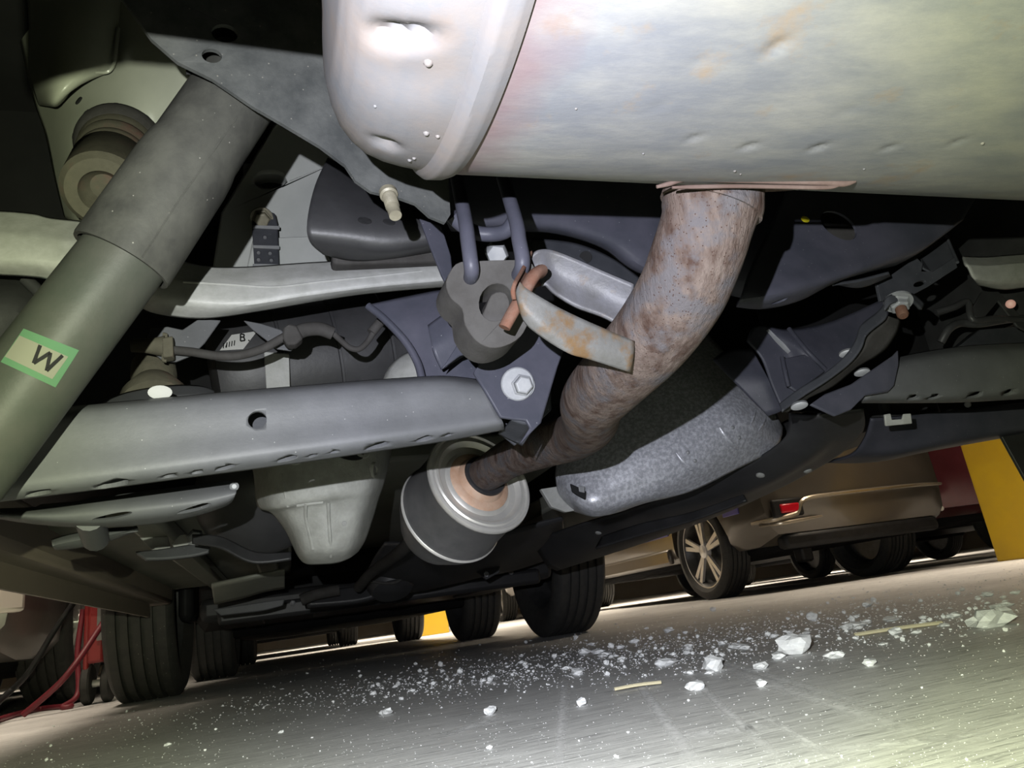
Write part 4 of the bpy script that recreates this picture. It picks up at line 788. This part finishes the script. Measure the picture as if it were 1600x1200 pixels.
panel('bracket_hook', [(268, 850, 1.25), (282, 835, 1.25), (315, 832, 1.25), (312, 848, 1.25), (290, 858, 1.25), (275, 862, 1.25)], .006, 'alu', lf)
p = PY(305, 840, 1.24); hexbolt('bolt', p, facing(p), .011, .010, 'bolt', lf)
for i, (x, y, Y, c) in enumerate(((425, 880, 1.35, 'paint'), (445, 905, 1.6, 'paint'))):
    pass
jp = thing('floor_jacking_plate', 'dark green floor plate with a bright edge, beyond the black bowl cover', 'plate', PY(400, 930, 1.8))
patch('plate_sheet', [[(330, 915, 1.8), (380, 905, 1.75), (430, 895, 1.75), (445, 892, 1.75)], [(335, 945, 1.95), (380, 935, 1.95), (415, 925, 1.95), (445, 920, 1.95)]], 'under_floor', jp, .006)
patch('plate_edge', [[(332, 952, 2.0), (380, 945, 2.0), (412, 940, 2.0), (445, 936, 2.0)], [(345, 962, 2.0), (380, 958, 2.0), (412, 954, 2.0), (442, 946, 2.0)]], 'paint', jp, .006)
# ---- tyres of this car
def tyre_profile(R, W, r_in):
    h = W/2; g = .012; pr_ = [(-h*.72, r_in), (-h, R*.84), (-h*.97, R*.93), (-h*.86, R*.985), (-h*.80, R)]
    for x in (-.50, -.17, .17, .50): pr_ += [(h*(x-.065), R), (h*(x-.055), R-g), (h*(x+.055), R-g), (h*(x+.065), R)]
    return pr_+[(h*.80, R), (h*.86, R*.985), (h*.97, R*.93), (h, R*.84), (h*.72, r_in)]
def wheel_for(parent, c, R, W, side, tm='tyre', spokes=5, rim='alloy', n=72, name='wheel'):
    """tyre with grooves; rim barrel, spokes and cap are its sub-parts. side = direction of the outer face along X"""
    RR = .74 if spokes else .66; q_ = RR/.66
    ty = lathe(name, c, Vector((side, 0, 0)), tyre_profile(R, W, R*RR), tm, parent, n, caps=False)
    lathe('rim_barrel', c, Vector((side, 0, 0)), [(-W*.36, R*.66*q_), (-W*.2, R*.60*q_), (W*.28, R*.62*q_), (W*.36, R*.68*q_), (W*.40, R*.685*q_), (W*.40, R*.655*q_), (W*.30, R*.61*q_), (W*.05, R*.58*q_), (W*.05, 0)], 'alloy_dark', ty, 40, caps=False)
    if spokes:
        for k in range(spokes):
            a0 = 2*math.pi*(k+.25)/spokes
            for da in (-.13, .13):
                a = a0+da; d1 = Vector((0, math.cos(a), math.sin(a))); t1 = Vector((0, -math.sin(a), math.cos(a))); o_ = Vector((side, 0, 0))
                A = c+o_*(W*.33)+d1*(R*.10); B = c+o_*(W*.36)+d1*(R*.66*q_); w0, w1 = R*.035, R*.05; dp = o_*(-W*.10)
                vs = [A-t1*w0, A+t1*w0, B+t1*w1, B-t1*w1]; vs += [v+dp for v in vs]
                me = mesh('spoke', vs, [(0, 1, 2, 3), (7, 6, 5, 4), (0, 4, 5, 1), (1, 5, 6, 2), (2, 6, 7, 3), (3, 7, 4, 0)])
                bm = bmesh.new(); bm.from_mesh(me); bmesh.ops.recalc_face_normals(bm, faces=bm.faces); bm.to_mesh(me); bm.free(); link('spoke', me, rim, ty, smooth=False)
        lathe('rim_lip', c, Vector((side, 0, 0)), [(W*.34, R*.655*q_), (W*.40, R*.66*q_), (W*.405, R*.68*q_), (W*.36, R*.69*q_)], rim, ty, 48, caps=False)
        lathe('hub_cap', c, Vector((side, 0, 0)), [(W*.2, R*.15*q_), (W*.36, R*.13*q_), (W*.39, R*.09*q_), (W*.39, 0)], rim, ty, 20)
    return ty
for x, side, y, lab in ((-.4575, -1, 3.03, 'dusty front tyre of this car on the left, seen from behind'), (1.0875, 1, 3.03, 'black front tyre of this car on the right, grooved tread facing us'), (-.56, -1, .36, None), (1.20, 1, .36, None)):
    if lab is None: continue
    t = thing('front_tyre', lab, 'tyre', (x, y, 0))
    wheel_for(t, Vector((x, y, .34)), .34, .215, side, 'tyre_dusty' if x < 0 else 'tyre', 0, 'alloy', 96, 'tyre')
    boxm('brake_backplate', (x-side*.12, y, .36), (.05, .22, .24), 'black', t, bevel=.03)

# ================================================================== PARKED CARS
def parked(label, paint, X0, W, Yr, Lg=4.4, wR=.35, rear_oh=.85, side_vis=None, detail=None, name='parked_car', roofz=1.55, wheels=True, zb=.24, cat='car', rimm='alloy', front_oh=.85):
    c = thing(name, label, cat, (X0+W/2, Yr+Lg/2, 0)); cx = X0+W/2; hw = W/2
    secs = [(0, zb+.16, .95, .80), (.05, zb+.06, 1.0, .92), (.22, zb, 1.08, .98), (.8, zb, roofz, 1.0), (2.6, zb, roofz, 1.0), (Lg-1.1, zb, 1.05, 1.0), (Lg-.3, zb, .92, .97), (Lg-.06, zb+.05, .8, .9), (Lg, zb+.14, .72, .75)]
    vs, fs = [], []
    for y, b, t, f in secs:
        h = hw*f; belt = min(t-.02, .98)
        ring = [(-h*.90, b), (-h*.97, b+.06), (-h, b+.22), (-h*.985, belt), (-h*.76, t), (h*.76, t), (h*.985, belt), (h, b+.22), (h*.97, b+.06), (h*.90, b)]
        vs += [(cx+x, Yr+y, z) for x, z in ring]
    k = 10
    for i in range(len(secs)-1):
        for j in range(k): fs.append((i*k+j, i*k+(j+1) % k, (i+1)*k+(j+1) % k, (i+1)*k+j))
    fs += [tuple(range(k))[::-1], tuple(range((len(secs)-1)*k, len(secs)*k))]
    me = mesh('body', vs, fs); bm = bmesh.new(); bm.from_mesh(me); bmesh.ops.recalc_face_normals(bm, faces=bm.faces); bm.to_mesh(me); bm.free()
    bd = link('body', me, paint, c)
    ys = (Yr+rear_oh, Yr+Lg-front_oh)
    bpy.context.view_layer.update()
    cut(bd, [(Vector((cx+sd*(hw-.08), y, wR)), Vector((1, 0, 0)), wR*1.12, .20) for y in ys for sd in (-1, 1)])
    for y in ys:
        for sd in (-1, 1): wheel_for(c, Vector((cx+sd*(hw-.115), y, wR)), wR, .215, sd, 'tyre', 5, rimm, 48)
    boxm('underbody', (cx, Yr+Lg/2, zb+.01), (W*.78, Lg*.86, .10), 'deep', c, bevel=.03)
    return c, cx, hw
# bronze crossover on the right, rear bumper towards us
cA, ax_, ahw = parked('bronze crossover parked right, rear bumper with red reflector towards us', 'bronze', 2.95, 1.64, 4.15, zb=.30)
y0 = 4.15
def strip(name, pts, r, m, parent): return tube(name, [Vector(p) for p in pts], r, m, parent, 8, 4)
strip('bumper_trim', [(2.99, 4.32, .455), (3.03, 4.20, .455), (3.12, 4.145, .46), (3.22, 4.135, .48), (3.30, 4.13, .56), (3.6, 4.125, .575), (4.2, 4.125, .575), (4.5, 4.16, .57)], [.012, .016, .02, .018, .016, .014, .014, .012], 'bronze_trim', cA)
strip('bumper_lower_trim', [(3.0, 4.26, .43), (3.1, 4.15, .425), (3.22, 4.13, .43), (3.4, 4.125, .44)], [.008, .012, .012, .006], 'bronze_trim', cA)
boxm('reflector', (3.17, 4.135, .515), (.15, .03, .06), 'red_lens', cA, bevel=.01)
boxm('reflector_pocket', (3.16, 4.145, .52), (.24, .03, .12), 'black', cA, bevel=.02)
boxm('valance', (3.77, 4.24, .31), (1.3, .10, .10), 'black', cA, bevel=.03)
boxm('tow_cover', (3.55, 4.6, .27), (.10, .1, .2), 'black_mid', cA, bevel=.02)
boxm('film', (2.945, 5.9, .62), (.01, 1.0, .20), 'indigo', cA, bevel=.004)
boxm('film', (2.965, 4.50, .60), (.01, .20, .12), 'indigo', cA, bevel=.004)
boxm('side_skirt', (2.965, 6.25, .36), (.05, 1.6, .12), 'bronze', cA, bevel=.02)
# maroon car
cB, _, _ = parked('dark maroon car corner beside the yellow pillar at right', 'maroon', 4.66, 1.75, 4.45, wR=.33, rear_oh=.75, zb=.36)
p = Vector((4.80, 4.50, .42)); lathe('reflector', p, Vector((-.3, -1, 0)), [(-.01, .02), (.006, .02), (.01, .012), (.01, 0)], 'lens', cB, 16)
# grey car at far left, silver ones further on
cC, _, _ = parked('grey car parked at far left, bright alloy wheel beside the jack stand', 'greycar', -2.64, 1.78, 3.10, rear_oh=.88, zb=.20)
panel_ = boxm('tail_lamp', (-.955, 3.155, .425), (.10, .07, .13), 'lens', cC, rot=Matrix.Rotation(math.radians(40), 3, 'Z'), bevel=.015)
boxm('bumper_trim', (-1.6, 3.09, .40), (1.2, .03, .03), 'black_mid', cC, bevel=.01)
cD, _, _ = parked('silver car behind the grey car at far left', 'silvercar', -3.85, 1.75, 8.2, zb=.30)
boxm('bumper_grille', (-2.9, 8.2, .42), (1.1, .05, .12), 'black', cD, bevel=.02)
cE, _, _ = parked('black car standing straight ahead between the front tyres', 'black', -.47, 1.60, 3.75, rear_oh=.55, wR=.32, Lg=3.9, zb=.22)
cF, _, _ = parked('dark car far ahead behind the black one', 'black', -.9, 1.7, 8.6, wR=.32, zb=.22)
cG, _, _ = parked('silver car with shiny wheel, right of the distant yellow pillar', 'silvercar', 2.85, 1.7, 9.8, zb=.32, rear_oh=.7)
cI, _, _ = parked('distant dark car with a pale wheel seen under the crossover', 'black', 7.1, 1.7, 7.5, zb=.3)
# ================================================================== PILLARS
def pillar(name, label, x0, x1, ya, yb, band):
    t = thing(name, label, 'pillar', ((x0+x1)/2, (ya+yb)/2, 0))
    boxm('painted_band', ((x0+x1)/2, (ya+yb)/2, band/2), (x1-x0, yb-ya, band), 'yellow', t, bevel=.01)
    boxm('pillar_shaft', ((x0+x1)/2, (ya+yb)/2, (3.1+band)/2), (x1-x0-.01, yb-ya-.01, 3.1-band), 'wallp', t, bevel=.01)
    return t
pillar('concrete_pillar', 'yellow painted pillar base at the right edge', 4.28, 4.78, 3.3, 3.72, 1.2)
t = pillar('concrete_pillar', 'distant half yellow pillar between the far tyres', 1.30, 1.62, 8.0, 8.4, .9)
boxm('cream_face', (1.21, 8.2, .6), (.2, .4, 1.2), 'wallp', t)
# ================================================================== JACK STAND AND HOSES
jk = thing('floor_jack', 'red wheeled floor jack with a white label, left of the dusty tyre', 'jack', (-.70, 3.45, 0))
boxm('jack_frame', (-.705, 3.46, .32), (.055, .26, .34), 'red', jk, bevel=.01)
boxm('jack_arm', (-.745, 3.42, .26), (.02, .10, .42), 'red', jk, bevel=.008)
boxm('label', (-.688, 3.325, .31), (.022, .004, .16), 'white', jk)
for x in (-.745, -.675): lathe('jack_wheel', Vector((x-.015, 3.42, .075)), Vector((1, 0, 0)), [(0, .02), (0, .068), (.006, .075), (.026, .075), (.032, .068), (.032, .02)], 'tyre', jk, 28)
lathe('jack_axle', Vector((-.77, 3.42, .075)), Vector((1, 0, 0)), [(0, .014), (.13, .014)], 'alloy', jk, 14)
def hose(label, pts, r, m, name='air_hose'): return tag(tube(name, [Vector(p) for p in pts], r, m, None, 10, 8), label, 'hose')
h1 = [PY(178, 945, 3.25), PY(150, 990, 3.2), PY(100, 1060, 3.1), PZ(36, 1117, .012)]
hose('red hose slanting down from the jack to the floor', h1, .011, 'hose_red')
g1 = [PZ(-60, 1150, .01), PZ(0, 1124, .01), PZ(60, 1108, .01), PZ(110, 1103, .01)]
a = PZ(120, 1102, .01); h2 = g1+[Vector((-.80, 3.30, .012)), Vector((-.765, 3.36, .05)), Vector((-.78, 3.40, .2)), Vector((-.77, 3.42, .36))]
hose('dull red hose lying on the floor at far left', h2, .010, 'hose_red')
hose('black cable hanging down past the grey car wheel', [PY(118, 938, 3.05), PY(85, 985, 3.03), PY(45, 1050, 3.0), PY(5, 1090, 2.98), PZ(-60, 1150, .012)], .010, 'black', 'hanging_cable')

# ================================================================== DUSTY DRAG MARKS ON THE FLOOR
def dust_material():
    m = bpy.data.materials.new('dust_streak'); m.use_nodes = True; nt = m.node_tree; N = nt.nodes; L = nt.links; b = N['Principled BSDF']
    b.inputs['Base Color'].default_value = (.85, .85, .86, 1); b.inputs['Roughness'].default_value = .8
    g = N.new('ShaderNodeNewGeometry'); n = N.new('ShaderNodeTexNoise'); n.inputs['Scale'].default_value = 90; n.inputs['Detail'].default_value = 6; L.new(g.outputs['Position'], n.inputs['Vector'])
    uv = N.new('ShaderNodeUVMap'); sx = N.new('ShaderNodeSeparateXYZ'); L.new(uv.outputs[0], sx.inputs[0])
    def mth(op, a, bb):
        q = N.new('ShaderNodeMath'); q.operation = op; q.use_clamp = True
        for k, v in ((0, a), (1, bb)):
            if isinstance(v, (int, float)): q.inputs[k].default_value = v
            else: L.new(v, q.inputs[k])
        return q.outputs[0]
    edge = mth('MULTIPLY', mth('MULTIPLY', sx.outputs['X'], mth('SUBTRACT', 1.0, sx.outputs['X'])), 4.0)
    end = mth('MULTIPLY', mth('MULTIPLY', sx.outputs['Y'], mth('SUBTRACT', 1.0, sx.outputs['Y'])), 5.0)
    r = N.new('ShaderNodeMapRange'); r.inputs[1].default_value = .35; r.inputs[2].default_value = .75; L.new(n.outputs['Fac'], r.inputs[0])
    L.new(mth('MULTIPLY', mth('MULTIPLY', edge, end), mth('MULTIPLY', r.outputs[0], 2.2)), b.inputs['Alpha'])
    return m
M['dust'] = dust_material()
def streak(a, b, wa, wb):
    dx, dy = b[0]-a[0], b[1]-a[1]; l = math.hypot(dx, dy); nx, ny = -dy/l, dx/l
    vs = [PZ(a[0]+nx*wa, a[1]+ny*wa, .0006), PZ(a[0]-nx*wa, a[1]-ny*wa, .0006), PZ(b[0]-nx*wb, b[1]-ny*wb, .0006), PZ(b[0]+nx*wb, b[1]+ny*wb, .0006)]
    me = mesh('dust_streak', vs, [(0, 1, 2, 3)]); ul = me.uv_layers.new(name='UVMap')
    for li, uvc in zip(range(4), ((0, 0), (1, 0), (1, 1), (0, 1))): ul.data[li].uv = uvc
    return link('dust_streak', me, 'dust', floor, smooth=False)
for q in (((985, 1050), (1110, 1225), 7, 18), ((1060, 1040), (1260, 1225), 6, 12), ((1120, 1040), (1500, 1165), 9, 13), ((1060, 1015), (1390, 1110), 5, 8), ((884, 1055), (872, 1225), 9, 12), ((1060, 1150), (1220, 1132), 7, 7), ((1260, 1175), (1560, 1145), 6, 7), ((690, 1150), (800, 1115), 5, 5), ((1180, 1110), (1330, 1200), 4, 8)): streak(*q)
# ================================================================== DEBRIS ON THE FLOOR
def rock(seed, flat=.6, sub=2):
    rnd = random.Random(seed); bm = bmesh.new(); bmesh.ops.create_icosphere(bm, subdivisions=sub, radius=1)
    off = Vector((rnd.uniform(-9, 9), rnd.uniform(-9, 9), rnd.uniform(-9, 9))); sx, sy = rnd.uniform(.8, 1.4), rnd.uniform(.6, 1.0)
    for v in bm.verts:
        k = 1+.55*noise.noise(v.co*1.3+off)+.25*noise.noise(v.co*3.1+off); v.co = Vector((v.co.x*k*sx, v.co.y*k*sy, v.co.z*k*flat))
    mz = min(v.co.z for v in bm.verts)
    for v in bm.verts: v.co.z -= mz+.12*flat
    return frombm('crumb', bm)
rocks = [rock(i, .45+.12*(i % 4), 1 if i > 5 else 2) for i in range(12)]
for m_ in rocks: m_.materials.append(M['debris'])
def crumb(px, py, wpx, mesh_i, label, group=None, name='plaster_crumb', sq=1.0):
    p = PZ(px, py, 0); d = (p-CP).dot(FW); s = wpx*d/FPX/2
    o = bpy.data.objects.new(name, rocks[mesh_i]); COL.objects.link(o); o.location = p; o.scale = (s, s, s*sq)
    o.rotation_euler = (0, 0, random.uniform(0, 6.28))
    return tag(o, label, 'debris', group)
big = [(603, 1117, 26, 'two-lobed white plaster lump on the floor, lower left of the crumb field'), (765, 1170, 14, 'small white lump near the bottom edge, left of centre'),
       (910, 1103, 20, 'round white crumb below the middle of the crumb band'), (766, 1117, 20, 'pale flake right of the two-lobed lump'),
       (1190, 1046, 30, 'white wedge-shaped lump at the start of the broad dust streak'), (1305, 1028, 24, 'rounded pale lump right of the white wedge'),
       (1075, 1016, 14, 'upright bright nugget in the middle of the crumb band'), (1088, 1078, 34, 'flat white flake crossing a dust streak'),
       (1115, 1048, 38, 'broad crumbly white patch lump below the nugget'), (1245, 1022, 48, 'long low white smear lump right of centre'),
       (1360, 1040, 30, 'low white flake below the long straw'), (1550, 978, 62, 'long white flake near the right edge'), (1490, 965, 22, 'white lump left of the long flake at the right edge'),
       (1568, 958, 26, 'pale lump touching the debris at the far right'), (1270, 970, 22, 'white chip at the top of the crumb band'), (1190, 1073, 18, 'thin pale chip right of the flat flake'),
       (1325, 985, 30, 'bright chip just left of the long straw'), (1040, 1040, 26, 'cream chip left of the broad crumbly patch'), (262, 1165, 12, 'small cream crumb at the lower left corner'), (440, 1145, 10, 'lone white crumb left of the two-lobed lump')]
for i, (x, y, wd, lb_) in enumerate(big): crumb(x, y, wd, i % 6, lb_, sq=.8)
rnd = random.Random(5)
for k in range(46):
    t = rnd.random(); x = 900+700*t; y = 1040-.135*(x-900)+rnd.gauss(0, 17)
    crumb(x, y, rnd.uniform(11, 27), rnd.randrange(6), 'one of the pale plaster lumps in the right half of the crumb band', 'pale plaster lumps in the crumb band', sq=.55)
rnd = random.Random(11); nsm = 0
while nsm < 230:
    t = rnd.random(); band = rnd.random() < .72
    if band:
        x = 580+t*1020; y = 1078-t*138+rnd.gauss(0, 1)*(11+14*t)
    else: x = rnd.uniform(0, 1600); y = 1195-rnd.random()**1.5*(190+.09*x)
    hor = 1005.5-.1435*(x-450)
    if y < hor+44 or y > 1198: continue
    wd = (rnd.uniform(3, 7) if not band else rnd.uniform(3.5, 13))*(0.7+.3*rnd.random())
    crumb(x, y, wd, rnd.randrange(12), 'one of the scattered small white plaster crumbs on the floor', 'small plaster crumbs scattered on the floor'); nsm += 1
# grit too fine to count
vs, fs = [], []
for i in range(7500):
    if rnd.random() < .6:
        t = rnd.gauss(.5, .34); x = 560+t*1040; y = 1080-t*140+rnd.gauss(0, 1)*(13+17*max(t, 0)); wd = rnd.uniform(1.3, 3.2)+3.6*rnd.random()**3
    else: x = rnd.uniform(-10, 1610); y = 1205-rnd.random()**1.3*(190+.09*x); wd = rnd.uniform(.9, 2.6)
    hor = 1005.5-.1435*(x-450)
    if y < hor+34: continue
    p = PZ(x, y, 0); d = (p-CP).dot(FW); s = wd*d/FPX/2; a = rnd.uniform(0, 6.28); b = len(vs)
    for k in range(4):
        q = a+k*1.57; vs.append((p.x+math.cos(q)*s*rnd.uniform(.6, 1.3), p.y+math.sin(q)*s*rnd.uniform(.6, 1.3), 0))
    vs.append((p.x, p.y, s*rnd.uniform(.5, 1.0))); fs += [(b, b+1, b+4), (b+1, b+2, b+4), (b+2, b+3, b+4), (b+3, b, b+4)]
tag(link('grit', mesh('grit', vs, fs), 'debris2', None, False), 'fine white grit strewn over the dark floor', 'grit', None, 'stuff')
def straw(a, b, r, label):
    A, B = PZ(*a, .004), PZ(*b, .004); return tag(tube('straw', [A, (A+B)/2+Vector((0, 0, .001)), B], r, 'straw', None, 6, 4), label, 'straw')
straw((960, 1077), (1033, 1066), .0022, 'short dry straw lying between two dust streaks')
straw((1335, 992), (1472, 973), .0032, 'long dry straw on the floor at right')
